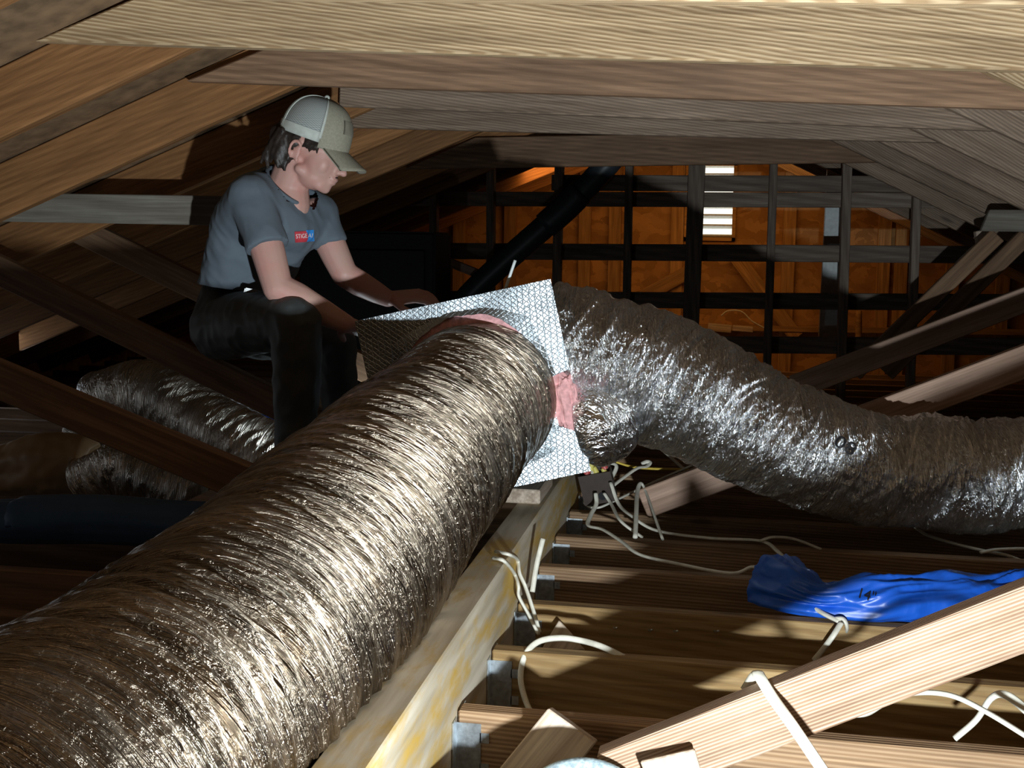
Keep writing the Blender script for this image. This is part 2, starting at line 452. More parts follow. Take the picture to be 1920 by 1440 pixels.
# ------------------------------------------------------------------ the shell
XL, ZL, SL = -1.10, 1.215, 0.41                # left rafters: lower edge passes (XL, ZL), slope SL
XR, ZR, SR = 0.74, 1.150, 0.47
RX = (ZR + SR * XR - (ZL - SL * XL)) / (SL + SR)
RZ = ZL + SL * (RX - XL)
def roof_z(x):
    return ZL + SL * (x - XL) if x < RX else ZR - SR * (x - XR)
RAF_H = 0.14
Y0, Y1 = -1.2, 8.62
bm = bmesh.new(); add_box(bm, (-0.4, (Y0 + Y1) / 2, -0.155), (8.2, Y1 - Y0, 0.02))
floor = tag(link('floor', bm_mesh(bm, 'floor'), 'drywall'), kind='structure')
eL = XL - ZL / SL - 0.1; eR = XR + ZR / SR + 0.1
for nm, xa, xb in (('ceiling', eL - 0.2, RX), ('ceiling', eR + 0.2, RX)):
    off = RAF_H / math.cos(math.atan(SL if xa < RX else SR)) + 0.006
    za, zb = roof_z(xa), RZ
    c = [Vector((xa, Y0, za + off)), Vector((xb, Y0, zb + off)), Vector((xb, Y1, zb + off)), Vector((xa, Y1, za + off))]
    bm = bmesh.new()
    lo = [bm.verts.new(v) for v in c]; hi = [bm.verts.new(v + Vector((0, 0, 0.02))) for v in c]
    bm.faces.new(lo); bm.faces.new(hi)
    for i in range(4): bm.faces.new((lo[i], lo[(i + 1) % 4], hi[(i + 1) % 4], hi[i]))
    tag(link(nm, bm_mesh(bm, nm), 'wood_sheathing'), kind='structure')
bm = bmesh.new(); add_box(bm, (-0.4, Y0 - 0.01, 0.8), (8.6, 0.02, 2.2))
tag(link('wall_front', bm_mesh(bm, 'wall_front'), 'wood_sheathing'), kind='structure')
for nm, x in (('wall_left', eL - 0.2), ('wall_right', eR + 0.2)):
    bm = bmesh.new(); add_box(bm, (x, (Y0 + Y1) / 2, -0.02), (0.02, Y1 - Y0, 0.5))
    tag(link(nm, bm_mesh(bm, nm), 'wood_sheathing'), kind='structure')

# far gable wall with a louvred vent
YG = 8.6
v0, v1 = W(1284, 384, YG), W(1378, 452, YG)
vx0, vx1, vz0, vz1 = v0.x, v1.x, v1.z, v0.z + 0.30
bm = bmesh.new()
for x0, x1, z0, z1 in ((-4.4, vx0, -0.2, 2.0), (vx1, 3.6, -0.2, 2.0), (vx0, vx1, -0.2, vz0), (vx0, vx1, vz1, 2.0)):
    add_box(bm, ((x0 + x1) / 2, YG + 0.01, (z0 + z1) / 2), (x1 - x0, 0.02, z1 - z0))
wallb = tag(link('wall_back', bm_mesh(bm, 'wall_back'), 'osb'), kind='structure')
for px in (760, 862, 957, 1096, 1152, 1268, 1477, 1655, 1688, 1785, 1880):
    p = W(px, 500, YG)
    top = roof_z(p.x) + 0.10
    lumber('stud', (p.x, YG - 0.025, -0.14), (p.x, YG - 0.025, top), 0.09, 0.045, 'wood_stud', up=(0, 1, 0), parent=wallb)
lum_px('diagonal_brace', (1388, 470), (1505, 625), YG - 0.07, 0.03, 0.10, 'wood_stud', parent=wallb)
lum_px('diagonal_brace', (1200, 545), (1300, 490), YG - 0.07, 0.03, 0.10, 'wood_stud', parent=wallb)
lum_px('bottom_plate', (700, 600), (1960, 618), YG - 0.05, 0.09, 0.04, 'wood_stud', parent=wallb)
win = empty('window_1', ((vx0 + vx1) / 2, YG, vz0), kind='structure')
bm = bmesh.new()
for x in (vx0 + 0.012, vx1 - 0.012): add_box(bm, (x, YG, (vz0 + vz1) / 2), (0.024, 0.06, vz1 - vz0))
for z in (vz0 + 0.012, vz1 - 0.012): add_box(bm, ((vx0 + vx1) / 2, YG, z), (vx1 - vx0, 0.06, 0.024))
link('vent_frame', bm_mesh(bm, 'vent_frame'), 'wood_stud', win)
nsl = 8
for i in range(nsl):
    z = vz0 + 0.03 + (vz1 - vz0 - 0.05) * i / (nsl - 1)
    bm = bmesh.new(); add_box(bm, ((vx0 + vx1) / 2, YG + 0.02, z), (vx1 - vx0 - 0.03, 0.05, 0.012), Matrix.Rotation(-0.45, 3, 'X'))
    link('slat', bm_mesh(bm, 'slat'), 'white_paint', win)

# ------------------------------------------------------------------ rafters and collar ties
SP = 0.61
TIES = {0: 'the tie showing only its orange edge', 1: 'the pale ribbed collar tie', 2: 'the smooth brown collar tie', 3: 'the grey fine-grained collar tie',
        4: 'the mottled grey collar tie', 6: 'the low brown collar tie'}
for k in range(-3, 11):
    y = 1.79 + SP * k
    hl = RAF_H / 2 / math.cos(math.atan(SL)); hr = RAF_H / 2 / math.cos(math.atan(SR))
    where = 'beside ' + TIES[k] if k in TIES else ('between the mottled grey and the low brown ties' if k == 5 else ('beyond the low brown collar tie' if k > 6 else 'over the near end of the big duct'))
    a, b = Vector((eL, y + 0.042, roof_z(eL) + hl)), Vector((RX - 0.01, y + 0.042, RZ + hl))
    lumber('rafter', a, b, 0.038, RAF_H, 'wood_rafter', label="brown rafter on the worker's side, " + where, cat='rafter', group='rafters on the worker side')
    a, b = Vector((RX + 0.01, y - 0.042, RZ + hr)), Vector((eR, y - 0.042, roof_z(eR) + hr))
    lumber('rafter', a, b, 0.038, RAF_H, ('wood_collar_pale' if k <= 2 else 'wood_collar_grey'), label="rafter on the branch duct's side, " + where, cat='rafter', group='rafters on the branch duct side')
def collar(y, a, b, mat, label, ht=0.14, cutl=True, cutr=True):
    p, q = W(a[0], a[1], y), W(b[0], b[1], y)
    d = (q - p).normalized()
    # extend to the rafters
    if cutl:
        x = XL - (0.30 if 2.9 < y < 3.1 else 0.36); p = p + d * ((x - p.x) / d.x)
    if cutr:
        x = XR + 0.22; q = q + d * ((x - q.x) / d.x)
    up = Vector((0, 0, ht / 2))
    lumber('collar_tie', p + up, q + up, 0.038, ht, mat, skew=(ht / SL if cutl else 0, -ht / SR if cutr else 0), bevel=0.004, label=label, cat='beam', group='collar ties')
collar(1.79, (640, 0), (1920, 13), 'wood_collar_pale', 'collar tie beside the pale ribbed one, showing only its orange lower edge')
collar(2.40, (90, 80), (1920, 135), 'wood_collar_pale', 'pale collar tie with strongly ribbed weathered grain')
collar(3.01, (340, 153), (1880, 205), 'wood_collar_brown', 'smooth brown collar tie right over the worker cap')
collar(3.62, (640, 200), (1780, 243), 'wood_collar_grey', 'grey fine-grained collar tie with a cut end by the cap', ht=0.12, cutl=False)
collar(4.23, (667, 240), (1727, 267), 'wood_collar_grey', 'mottled grey collar tie behind the fine-grained one')
collar(5.45, (847, 316), (1710, 304), 'wood_collar_brown', 'low brown collar tie in front of the gable framing')

# ------------------------------------------------------------------ open stud partition in front of the gable
YP = 6.2
part = empty('stud_partition', (0, YP, 0), 'open grid of dark posts and rails in front of the gable wall', 'framing')
for a, b, w in (((815, 330), (812, 640), 0.04), ((921, 318), (920, 640), 0.04), ((1050, 318), (1040, 660), 0.045), ((1181, 316), (1172, 660), 0.04),
                ((1309, 305), (1290, 680), 0.085), ((1452, 305), (1436, 690), 0.04), ((1590, 300), (1575, 690), 0.045), ((1722, 310), (1705, 690), 0.04)):
    lumber('post', W(a[0], a[1] - 40, YP), W(b[0], b[1] + 60, YP), w, 0.07, 'wood_frame', up=(0, 1, 0), parent=part)
for ya, yb, h in ((328, 331, 29), (359, 362, 27), (454, 462, 31), (544, 552, 30), (626, 634, 31)):
    xa = 1035 if ya < 340 else (640 if ya < 400 else 600)
    lum_px('rail', (xa, ya), (1960, yb), YP + 0.055, 0.035, h / F_PX * YP, 'wood_frame', parent=part)
w0, w1 = W(1573, 305, 6.75), W(1556, 640, 6.75)
lumber('white_post', w0, w1, 0.125, 0.05, 'white_paint', up=(0, 1, 0), label='white painted post standing behind the open grid framing', cat='post')

# ------------------------------------------------------------------ main beam and floor joists
BX0, BX1, BZ = -0.490, -0.417, 0.133
beam = lumber('support_beam', ((BX0 + BX1) / 2, -0.6, BZ - 0.12), ((BX0 + BX1) / 2, 6.0, BZ - 0.12), BX1 - BX0, 0.24, 'beam_lumber',
              label='pale support beam with yellow glue stains under the big duct', cat='beam')
JS, JH = 0.3125, 0.14
def hanger(x, y):
    bm = bmesh.new()
    for s in (-1, 1):
        add_box(bm, (x + 0.022, y + s * 0.0205, -0.075), (0.044, 0.002, 0.11))
        add_box(bm, (x + 0.0012, y + s * 0.037, -0.07), (0.002, 0.03, 0.12))
    add_box(bm, (x + 0.022, y, -JH - 0.001), (0.044, 0.043, 0.002))
    add_box(bm, (x + 0.05, y - 0.0205, -0.045), (0.016, 0.002, 0.018))
    add_box(bm, (x + 0.05, y - 0.0205, -0.10), (0.016, 0.002, 0.018))
    tag(link('joist_hanger', bm_mesh(bm, 'joist_hanger'), 'galvanized'), 'galvanized joist hanger on the glue-stained beam', 'bracket', 'joist hangers along the beam')
for i in range(-6, 20):
    y = 1.922 + JS * i
    gold = i in (1, 2)
    jl = {0: 'brown floor joist behind the leaning pale offcut', 1: 'golden floor joist with a white cable looped round it', 2: 'golden floor joist with a split scrap block by its hanger',
          3: 'brown floor joist, second from the junction box on the blue bag side', 4: 'brown floor joist, first from the junction box on the blue bag side',
          5: 'brown floor joist right behind the junction box'}.get(i, 'brown floor joist hung from the branch duct side of the beam')
    jo = lumber('floor_joist', (BX1 + 0.004, y, -JH / 2), (3.3, y, -JH / 2), 0.038, JH, 'wood_joist_gold' if gold else 'wood_joist',
                label=jl, cat='joist', group='floor joists on the branch duct side')
    if i == 2:
        for px, py in ((1215, 1182), (1262, 1184), (1338, 1184), (1150, 1178)):
            q = W(px, py, y - 0.019)
            link('nail', tube_mesh('nail', [q + Vector((0, 0.01, 0)), q + Vector((0.004, -0.012, 0.004)), q + Vector((0.010, -0.03, 0.012))], [0.0022, 0.0022], 6, 8), 'galvanized', jo)
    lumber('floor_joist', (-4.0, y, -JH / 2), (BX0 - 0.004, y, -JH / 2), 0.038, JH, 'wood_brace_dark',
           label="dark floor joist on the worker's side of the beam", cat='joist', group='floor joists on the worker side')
    if -2 <= i <= 8: hanger(BX1 + 0.001, y)

# ------------------------------------------------------------------ braces and struts
lum_px('roof_brace', (1120, 1408), (3250, 560.4), 1.70, 0.038, 0.089, 'wood_brace_fresh', label='bright ribbed brace crossing over the joists with a cable looped on it', cat='brace')
lum_px('roof_brace', (1195, 918), (2290, 506.6), 3.45, 0.038, 0.089, 'wood_brace_dull', label='dusty brown brace passing behind the silver branch duct', cat='brace')
lum_px('roof_brace', (1480, 706), (2050, 488), 4.5, 0.038, 0.089, 'wood_brace_dull', label='dim brace above the branch duct with its lower half in shadow', cat='brace')
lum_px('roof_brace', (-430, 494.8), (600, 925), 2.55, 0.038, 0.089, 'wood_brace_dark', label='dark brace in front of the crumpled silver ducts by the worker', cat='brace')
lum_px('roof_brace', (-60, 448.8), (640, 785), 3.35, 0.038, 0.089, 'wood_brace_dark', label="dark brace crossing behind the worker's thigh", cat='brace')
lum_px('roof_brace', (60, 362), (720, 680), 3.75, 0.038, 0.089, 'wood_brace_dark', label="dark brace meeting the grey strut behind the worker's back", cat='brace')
lum_px('tie_strut', (-300, 358), (600, 370), 3.42, 0.038, 0.089, 'wood_strut_grey', label='grey horizontal strut under the rafters behind the worker', cat='strut')
lum_px('tie_strut', (1840, 393), (2100, 396), 5.2, 0.038, 0.089, 'wood_strut_grey', skew=(0.03, 0.0), label='short grey strut end beside the gable framing', cat='strut')
for a, b in (((1858, 430), (1590, 690)), ((1912, 432), (1650, 690))):  # shade on these brace faces is put into the dark wood colour
    lum_px('steep_brace', a, b, 5.25, 0.038, 0.07, 'wood_brace_dark', label='steep dark brace running down from the short grey strut', cat='brace', group='steep braces')
lumber('purlin_block', W(1838, 432, 5.5), W(1846, 480, 5.5), 0.05, 0.05, 'wood_scrap', up=(0, 1, 0), label='small pale block beside the short grey strut', cat='block')
lum_px('far_brace', (820, 474), (915, 512), 6.0, 0.038, 0.045, 'wood_brace_dull', label='thin brown brace sloping down by the black pipe', cat='brace')

# unlit box in the far left bay, its shade put into the black colour
bm = bmesh.new()
p0, p1 = W(560, 432, 5.3), W(815, 600, 5.3)
add_box(bm, ((p0.x + p1.x) / 2, 5.47, (p0.z) / 2), (p1.x - p0.x, 0.34, p0.z))
bmesh.ops.bevel(bm, geom=list(bm.edges), offset=0.012, segments=2, affect='EDGES')
unit = empty('equipment_cabinet', ((p0.x + p1.x) / 2, 5.3, 0), 'unlit boxy unit standing in the dark behind the worker', 'cabinet')
link('cabinet_body', bm_mesh(bm, 'cabinet_body'), 'flat_black', unit)
bm = bmesh.new(); add_box(bm, ((p0.x + p1.x) / 2, 5.29, p0.z * 0.5), ((p1.x - p0.x) * 0.86, 0.012, p0.z * 0.8))
bmesh.ops.bevel(bm, geom=list(bm.edges), offset=0.004, segments=1, affect='EDGES')
link('access_panel', bm_mesh(bm, 'access_panel'), 'flat_black', unit)

# black vent pipe
pp = [W(840, 600, 5.8), W(905, 528, 5.8), W(1062, 388, 5.8), W(1130, 318, 5.8), W(1195, 240, 5.8)]
pipe = tag(link('vent_pipe', tube_mesh('vent_pipe', pp, [0.06, 0.06], 40, 28), 'pipe_black'), 'black plastic vent pipe slanting up past the gable framing', 'pipe')
link('coupling', tube_mesh('coupling', [pp[2] * 0.75 + pp[1] * 0.25, pp[2], pp[2] * 0.6 + pp[3] * 0.4], [0.068, 0.068], 8, 28), 'pipe_black', pipe)

# ------------------------------------------------------------------ ducts
def nz(x, y, z=0.0): return noise.noise(Vector((x, y, z)))
def wrinkle_main(u, th, r):
    v = th * r
    w = u + 0.16 * v
    a = 0.010 * nz(w * 5, v * 1.6, 1)
    a += 0.0060 * (0.5 - abs(nz(w * 28, v * 1.3, 5)) * 2)
    a += 0.0032 * (0.5 - abs(nz(w * 75, v * 2.2, 9)) * 2)
    a += 0.0008 * nz(w * 150, v * 14, 13)
    return a
def duct_post(p):
    # the soft duct squashes against the beam and the joists
    if p.x > BX0 - 0.012 and p.z < BZ + 0.006 and p.x < BX1 + 0.1:
        if p.x < BX0 + 0.03 and p.z < BZ - 0.03: p.x = BX0 - 0.012
        else: p.z = BZ + 0.006
    if p.z < 0.006: p.z = 0.006 + (p.z - 0.006) * 0.02
    return p
main_pts = [(-0.77, 0.35, 0.17), (-0.72, 0.95, 0.165), (-0.69, 1.49, 0.175), (-0.655, 1.95, 0.245), (-0.62, 2.40, 0.335), W(893, 752, 2.80), W(896, 750, 2.92)]
main = link('main_duct', tube_mesh('main_duct', main_pts, [0.205, 0.205, 0.212, 0.212, 0.203, 0.188, 0.180], 620, 330, wrinkle_main, post=duct_post), 'foil_main')
tag(main, 'big wrinkled silver flex duct lying along the beam', 'duct')

def wrinkle_flex(u, th, r):
    v = th * r
    w = u + 0.25 * v + 0.03 * nz(u * 3, v * 4, 3)
    a = 0.014 * nz(u * 6, v * 3.5, 2)
    a += 0.010 * (0.5 - abs(nz(w * 20, v * 4, 7)) * 2)
    a += 0.005 * (0.5 - abs(nz(w * 55, v * 9, 11)) * 2)
    a += 0.003 * nz(w * 90, v * 40, 17)
    return a
fl = [(1025, 642, 3.02), (1112, 660, 3.01), (1220, 702, 3.03), (1330, 752, 3.06), (1430, 806, 3.1), (1540, 852, 3.15), (1660, 880, 3.22), (1790, 890, 3.27), (1930, 892, 3.33), (2120, 890, 3.45), (2600, 880, 3.75)]
flex = link('branch_duct', tube_mesh('branch_duct', [W(*p) for p in fl], [0.148, 0.158, 0.166, 0.160, 0.155, 0.152, 0.150, 0.150, 0.150, 0.15, 0.15], 600, 260, wrinkle_flex,
                                     post=lambda p: Vector((p.x, p.y, max(p.z, 0.005 + (p.z - 0.005) * 0.02)))), 'foil_flex')
tag(flex, 'crumpled bright silver flex duct curving down from the box to the joists', 'duct')

def wrinkle_far(u, th, r):
    v = th * r; w = u + 0.3 * v
    return 0.012 * nz(u * 7, v * 4, 21) + 0.006 * (0.5 - abs(nz(w * 30, v * 4, 25)) * 2) + 0.003 * nz(w * 70, v * 20, 2)
clampz = lambda p: Vector((p.x, p.y, max(p.z, 0.004 + (p.z - 0.004) * 0.02)))
d1 = [W(170, 860, 3.95), W(215, 770, 3.9), W(290, 745, 3.85), W(400, 800, 3.75), W(520, 860, 3.7), W(640, 900, 3.7)]
tag(link('flex_duct', tube_mesh('flex_duct', d1, [0.13, 0.135, 0.125, 0.11, 0.11, 0.11], 240, 120, wrinkle_far, post=clampz), 'foil_far'), 'bent silver flex duct between the two dark braces', 'duct')
d2 = [W(180, 740, 4.4), W(300, 722, 4.3), W(400, 745, 4.25), W(520, 770, 4.25), W(640, 800, 4.25)]
tag(link('flex_duct', tube_mesh('flex_duct', d2, [0.10, 0.105, 0.10, 0.09, 0.09], 200, 110, wrinkle_far, post=clampz), 'foil_flex'), "shiny crumpled flex duct seen under the worker's thigh", 'duct')
d3 = [W(150, 905, 3.2), W(230, 880, 3.2), W(310, 905, 3.2), W(370, 925, 3.2)]
tag(link('flex_duct', tube_mesh('flex_duct', d3, [0.07, 0.085, 0.08, 0.08], 120, 90, wrinkle_far, post=clampz), 'foil_far'), 'dark flex duct low under the brace by the paper wrapped batt', 'duct')
d4 = [W(-60, 880, 3.3), W(20, 880, 3.3), W(90, 868, 3.3), W(160, 870, 3.3), W(176, 872, 3.3)]
tag(link('insulation_batt', tube_mesh('insulation_batt', d4, [0.07, 0.085, 0.095, 0.085, 0.05], 120, 90, lambda u, th, r: 0.012 * nz(u * 6, th * 2, 4) + 0.004 * nz(u * 30, th * 3, 4), post=clampz), 'kraft_paper'),
    'brown paper wrapped insulation batt lying on the dark joists', 'insulation')
d5 = [W(-140, 975, 2.62), W(30, 978, 2.62), W(60, 975, 2.62), W(200, 975, 2.62), W(340, 985, 2.62), W(440, 985, 2.62)]
tag(link('rolled_tarp', tube_mesh('rolled_tarp', d5, [0.045, 0.055, 0.06, 0.06, 0.06, 0.058], 120, 60, lambda u, th, r: 0.004 * nz(u * 4, th * 3, 4), post=clampz), 'navy_plastic'),
    'rolled navy blue plastic lying across the dark joists', 'tarp')
for pts, r, lab in (([W(470, 775, 4.0), W(495, 785, 4.0), W(530, 795, 4.0)], 0.022, "bit of blue plastic peeking out beside the worker's shin"),
                    ([W(1418, 912, 3.6), W(1445, 918, 3.6), W(1475, 922, 3.6)], 0.014, 'bit of blue plastic under the branch duct')):
    tag(link('plastic_scrap', tube_mesh('plastic_scrap', pts, [r * 0.5, r, r * 0.5], 24, 16, lambda u, th, r: 0.006 * nz(u * 40, th * 2, 4), flat_=0.6), 'blue_film'), lab, 'plastic')

# ------------------------------------------------------------------ plenum box of duct board
TL, TR, BR = W(665, 602, 2.78), W(1032, 523, 2.85), W(1104, 884, 2.85)
ax = (TR - TL).normalized(); up_ = (TR - BR); up_ = (up_ - ax * up_.dot(ax)).normalized()
SIDE_W, SIDE_H, DEP, TH = (TR - TL).length, (TR - BR).length, 0.44, 0.028
nf = ax.cross(up_).normalized()                 # faces the camera
if nf.y > 0: nf = -nf
bc = TL + ax * (SIDE_W / 2) - up_ * (SIDE_H / 2)
plen = empty('plenum_box', bc - nf * 0.0 - up_ * SIDE_H / 2, 'silver foil faced plenum box with torn front joining the ducts', 'plenum')
PM = Matrix((ax, -nf, up_)).transposed()          # local x right, y away, z up
def PL(x, y, z): return bc + PM @ Vector((x, y, z))
hw, hh = SIDE_W / 2, SIDE_H / 2
hc_w = W(893, 752, 2.80) - bc
hcx, hcz = hc_w.dot(ax), hc_w.dot(up_)
bm = bmesh.new()
NT = 160
ri = []
for i in range(NT):
    t = 2 * PI * i / NT
    c, s = math.cos(t), math.sin(t)
    rh = 0.187 + 0.008 * nz(math.cos(t) * 3, s * 3, 2) + 0.004 * nz(c * 12, s * 12, 5)
    if 0.6 < t < 2.6: rh += 0.026 * math.sin((t - 0.6) / 2.0 * PI) ** 0.6
    ix, iz = hcx + rh * c, hcz + rh * s
    ix = max(-hw + 0.006, min(hw - 0.006, ix)); iz = max(-hh + 0.006, min(hh - 0.006, iz))
    # outer square boundary along this direction
    k = min(((hw - hcx) / c if c > 1e-6 else 9e9), ((-hw - hcx) / c if c < -1e-6 else 9e9), ((hh - hcz) / s if s > 1e-6 else 9e9), ((-hh - hcz) / s if s < -1e-6 else 9e9))
    ox, oz = hcx + k * c, hcz + k * s
    if -0.145 < oz < 0.015 and ox > 0:           # torn notch on the right edge
        ox = max(ix + 0.003, ox - 0.055 - 0.008 * nz(oz * 60, 1, 1))
    ri.append((ix, iz, ox, oz))
# snap corners
for cx_, cz_ in ((hw, hh), (-hw, hh), (-hw, -hh), (hw, -hh)):
    j = min(range(NT), key=lambda q: (ri[q][2] - cx_) ** 2 + (ri[q][3] - cz_) ** 2)
    ri[j] = (ri[j][0], ri[j][1], cx_, cz_)
rows = []
for (ix, iz, ox, oz) in ri:
    m = lambda a, b, f: a * (1 - f) + b * f
    pts = []
    for f in (0, 0.3, 0.65, 1.0):
        x, z = m(ix, ox, f), m(iz, oz, f)
        wv = 0.004 * nz(x * 9, z * 9, 3) - (0.006 if f == 0 else 0)
        pts.append(bm.verts.new((x, wv, z)))
    pts.append(bm.verts.new((ox, TH, oz))); pts.append(bm.verts.new((ix, TH, iz)))
    rows.append(pts)
for i in range(NT):
    a, b = rows[i], rows[(i + 1) % NT]
    for j in range(6):
        bm.faces.new((a[j], a[(j + 1) % 6], b[(j + 1) % 6], b[j]))
PMW = Matrix.Translation(bc) @ PM.to_4x4()
link('front_panel', bm_mesh(bm, 'front_panel', False), 'foil_board', plen, PMW)
def panel(name, c, s, mat='foil_board'):
    bm = bmesh.new(); add_box(bm, c, s)
    bmesh.ops.bevel(bm, geom=list(bm.edges), offset=0.005, segments=2, affect='EDGES')
    return link(name, bm_mesh(bm, name), mat, plen, PMW)
panel('top_panel', (0, TH + DEP / 2, hh - TH / 2), (SIDE_W, DEP, TH))
panel('bottom_panel', (0, TH + DEP / 2, -hh + TH / 2), (SIDE_W, DEP, TH))
panel('side_panel', (-hw + TH / 2, TH + DEP / 2, 0), (TH, DEP, SIDE_H - 2 * TH))
panel('side_panel', (hw - TH / 2, TH + DEP / 2, 0.12), (TH, DEP, SIDE_H - 2 * TH - 0.24))
panel('side_panel', (hw - TH / 2, TH + DEP / 2, -0.19), (TH, DEP, 0.1))
panel('back_panel', (0, TH + DEP - TH / 2, 0), (SIDE_W - 2 * TH, TH, SIDE_H - 2 * TH))
# pink insulation: torn ring round the duct, and the lump showing at the right edge
def ring_prof(R0, R1, y0, y1):
    bm = bmesh.new(); rows = []
    n = 120
    for i in range(n):
        t = 2 * PI * i / n; c, s = math.cos(t), math.sin(t)
        w = 0.006 * nz(c * 9, s * 9, 4)
        q = [(R0, y0), (R0 + 0.35 * (R1 - R0), y0 - 0.008 + w), (R1 + w, y0 + 0.002), (R1, y1), (R0, y1)]
        rows.append([bm.verts.new((max(-hw + TH, min(hw - TH, hcx + r * c)), y, max(-hh + TH, min(hh - TH, hcz + r * s)))) for r, y in q])
    for i in range(n):
        a, b = rows[i], rows[(i + 1) % n]
        for j in range(5): bm.faces.new((a[j], a[(j + 1) % 5], b[(j + 1) % 5], b[j]))
    return bm_mesh(bm, 'insulation_ring', True)
link('insulation_ring', ring_prof(0.172, 0.222, 0.006, 0.05), 'pink_insulation', plen, PMW)
bm = bmesh.new()
bmesh.ops.create_icosphere(bm, subdivisions=5, radius=1)
for v in bm.verts:
    n_ = v.co.copy()
    k = 1 + 0.28 * nz(n_.x * 2.2, n_.y * 2.2, n_.z * 2.2) + 0.12 * nz(n_.x * 9, n_.y * 9, n_.z * 9)
    q = Vector([math.copysign(abs(x) ** 0.6, x) for x in n_]) * k
    v.co = Vector((hw - 0.020 + q.x * 0.026, 0.022 + q.y * 0.026, -0.065 + q.z * 0.072))
link('torn_insulation', bm_mesh(bm, 'torn_insulation', True), 'pink_insulation', plen, PMW)
# side collar wrapped in foil, where the branch leaves
cu = [W(1094, 796, 2.93), W(1110, 793, 2.93), W(1135, 787, 2.95), W(1154, 780, 2.98)]
link('wrapped_collar', tube_mesh('wrapped_collar', cu, [0.098, 0.114, 0.110, 0.080], 60, 110, lambda u, th, r: 0.004 * nz(u * 20, th * 5, 3) + 0.002 * nz(u * 60, th * 30, 3)), 'foil_flex', plen)
# hold-down pin over the box
tp = PL(0.13, 0.10, hh)
pz = W(966, 488, tp.y)
link('hanger_pin', tube_mesh('hanger_pin', [tp, (tp + pz) / 2, pz], [0.004, 0.004], 8, 8), 'white_paint', plen)
# timber block carrying the box on the beam
bb = PL(0, 0.24, -hh)
lumber('support_block', ((BX0 + BX1) / 2 - 0.03, bb.y - 0.10, BZ + 0.019), ((BX0 + BX1) / 2 - 0.03, bb.y + 0.14, BZ + 0.019), 0.11, 0.038, 'wood_scrap', label='short block between the beam and the silver box', cat='block')

# ------------------------------------------------------------------ junction box and wiring
jb = W(1120, 916, 3.42)
jbx = empty('junction_box', jb, 'dark brown junction box with red and yellow wire nuts beside the beam', 'junction box')
JM = Matrix.Translation(jb) @ Matrix.Rotation(-0.22, 4, 'Y') @ Matrix.Rotation(0.2, 4, 'X')
bm = bmesh.new()
S = 0.094
add_box(bm, (0, 0, 0), (S, 0.004, S)); add_box(bm, (-S / 2, 0.022, 0), (0.004, 0.045, S)); add_box(bm, (S / 2, 0.022, 0), (0.004, 0.045, S))
add_box(bm, (0, 0.022, -S / 2), (S, 0.045, 0.004)); add_box(bm, (0, 0.045, 0), (S, 0.004, S * 1.15))
link('box_shell', bm_mesh(bm, 'box_shell'), 'box_brown', jbx, JM)
bm = bmesh.new(); bmesh.ops.create_cone(bm, segments=20, radius1=0.012, radius2=0.012, depth=0.006, cap_ends=True)
bmesh.ops.transform(bm, matrix=Matrix.Translation((0.01, -0.003, -0.025)) @ Matrix.Rotation(PI / 2, 4, 'X'), verts=bm.verts)
link('knockout', bm_mesh(bm, 'knockout'), 'flat_black', jbx, JM)
for x, y, z, mt, tilt in ((-0.018, 0.02, 0.055, 'nut_red', 0.5), (0.004, 0.018, 0.050, 'nut_yellow', -0.1), (0.03, 0.02, 0.062, 'nut_red', -0.3), (0.03, 0.016, 0.042, 'nut_yellow', -0.3), (-0.005, 0.024, 0.066, 'nut_yellow', 0.3)):
    bm = bmesh.new(); bmesh.ops.create_cone(bm, segments=12, radius1=0.011, radius2=0.006, depth=0.026, cap_ends=True)
    bmesh.ops.bevel(bm, geom=list(bm.edges), offset=0.0015, segments=1, affect='EDGES')
    bmesh.ops.transform(bm, matrix=Matrix.Translation((x, y, z)) @ Matrix.Rotation(tilt, 4, 'Y'), verts=bm.verts)
    link('wire_nut', bm_mesh(bm, 'wire_nut'), mt, jbx, JM)

CR = 0.0066
def Wp(*pts): return [W(*p) for p in pts]
cable('electric_cable', Wp((1117, 925, 3.38), (1118, 945, 3.36), (1108, 965, 3.3), (1103, 985, 3.22), (1130, 993, 3.16), (1165, 1015, 3.05)) + [G(1200, 1040, 0.02), G(1270, 1057, 0.02), G(1370, 1075, 0.012), G(1412, 1063, 0.03), G(1445, 1078, 0.03), G(1490, 1115, 0.03), G(1540, 1148, 0.02), G(1575, 1166, 0.012)],
      'cable_white', CR, 'white cable snaking from under the junction box to the blue bag')
cable('electric_cable', Wp((1133, 925, 3.38), (1146, 945, 3.35), (1165, 978, 3.2)) + [G(1205, 1008, 0.0)], 'cable_white', CR * 0.9, 'white cable dropping from the junction box between two joists')
cable('electric_cable', Wp((1145, 905, 3.39), (1160, 945, 3.35), (1185, 968, 3.25)) + [G(1232, 995, 0.02), G(1330, 1009, 0.015), G(1425, 1014, 0.015), G(1458, 1034, 0.01), G(1484, 1062, -0.02)], 'cable_white', CR * 0.95, 'white cable running along the joist tops beside the junction box')
cable('electric_cable', [W(1191, 1008, 3.1), W(1193, 960, 3.25), W(1195, 922, 3.4), W(1202, 906, 3.45), W(1212, 925, 3.42), W(1228, 970, 3.25), W(1242, 1010, 3.1)], 'cable_white', CR, 'white cable bent into an upside-down V by the junction box')
cable('electric_cable', Wp((1100, 925, 3.5), (1098, 945, 3.45), (1120, 952, 3.42), (1150, 940, 3.45), (1200, 916, 3.55), (1250, 893, 3.6), (1300, 872, 3.62)), 'cable_white', CR * 0.8, 'thin pale cable passing behind the upside-down V')
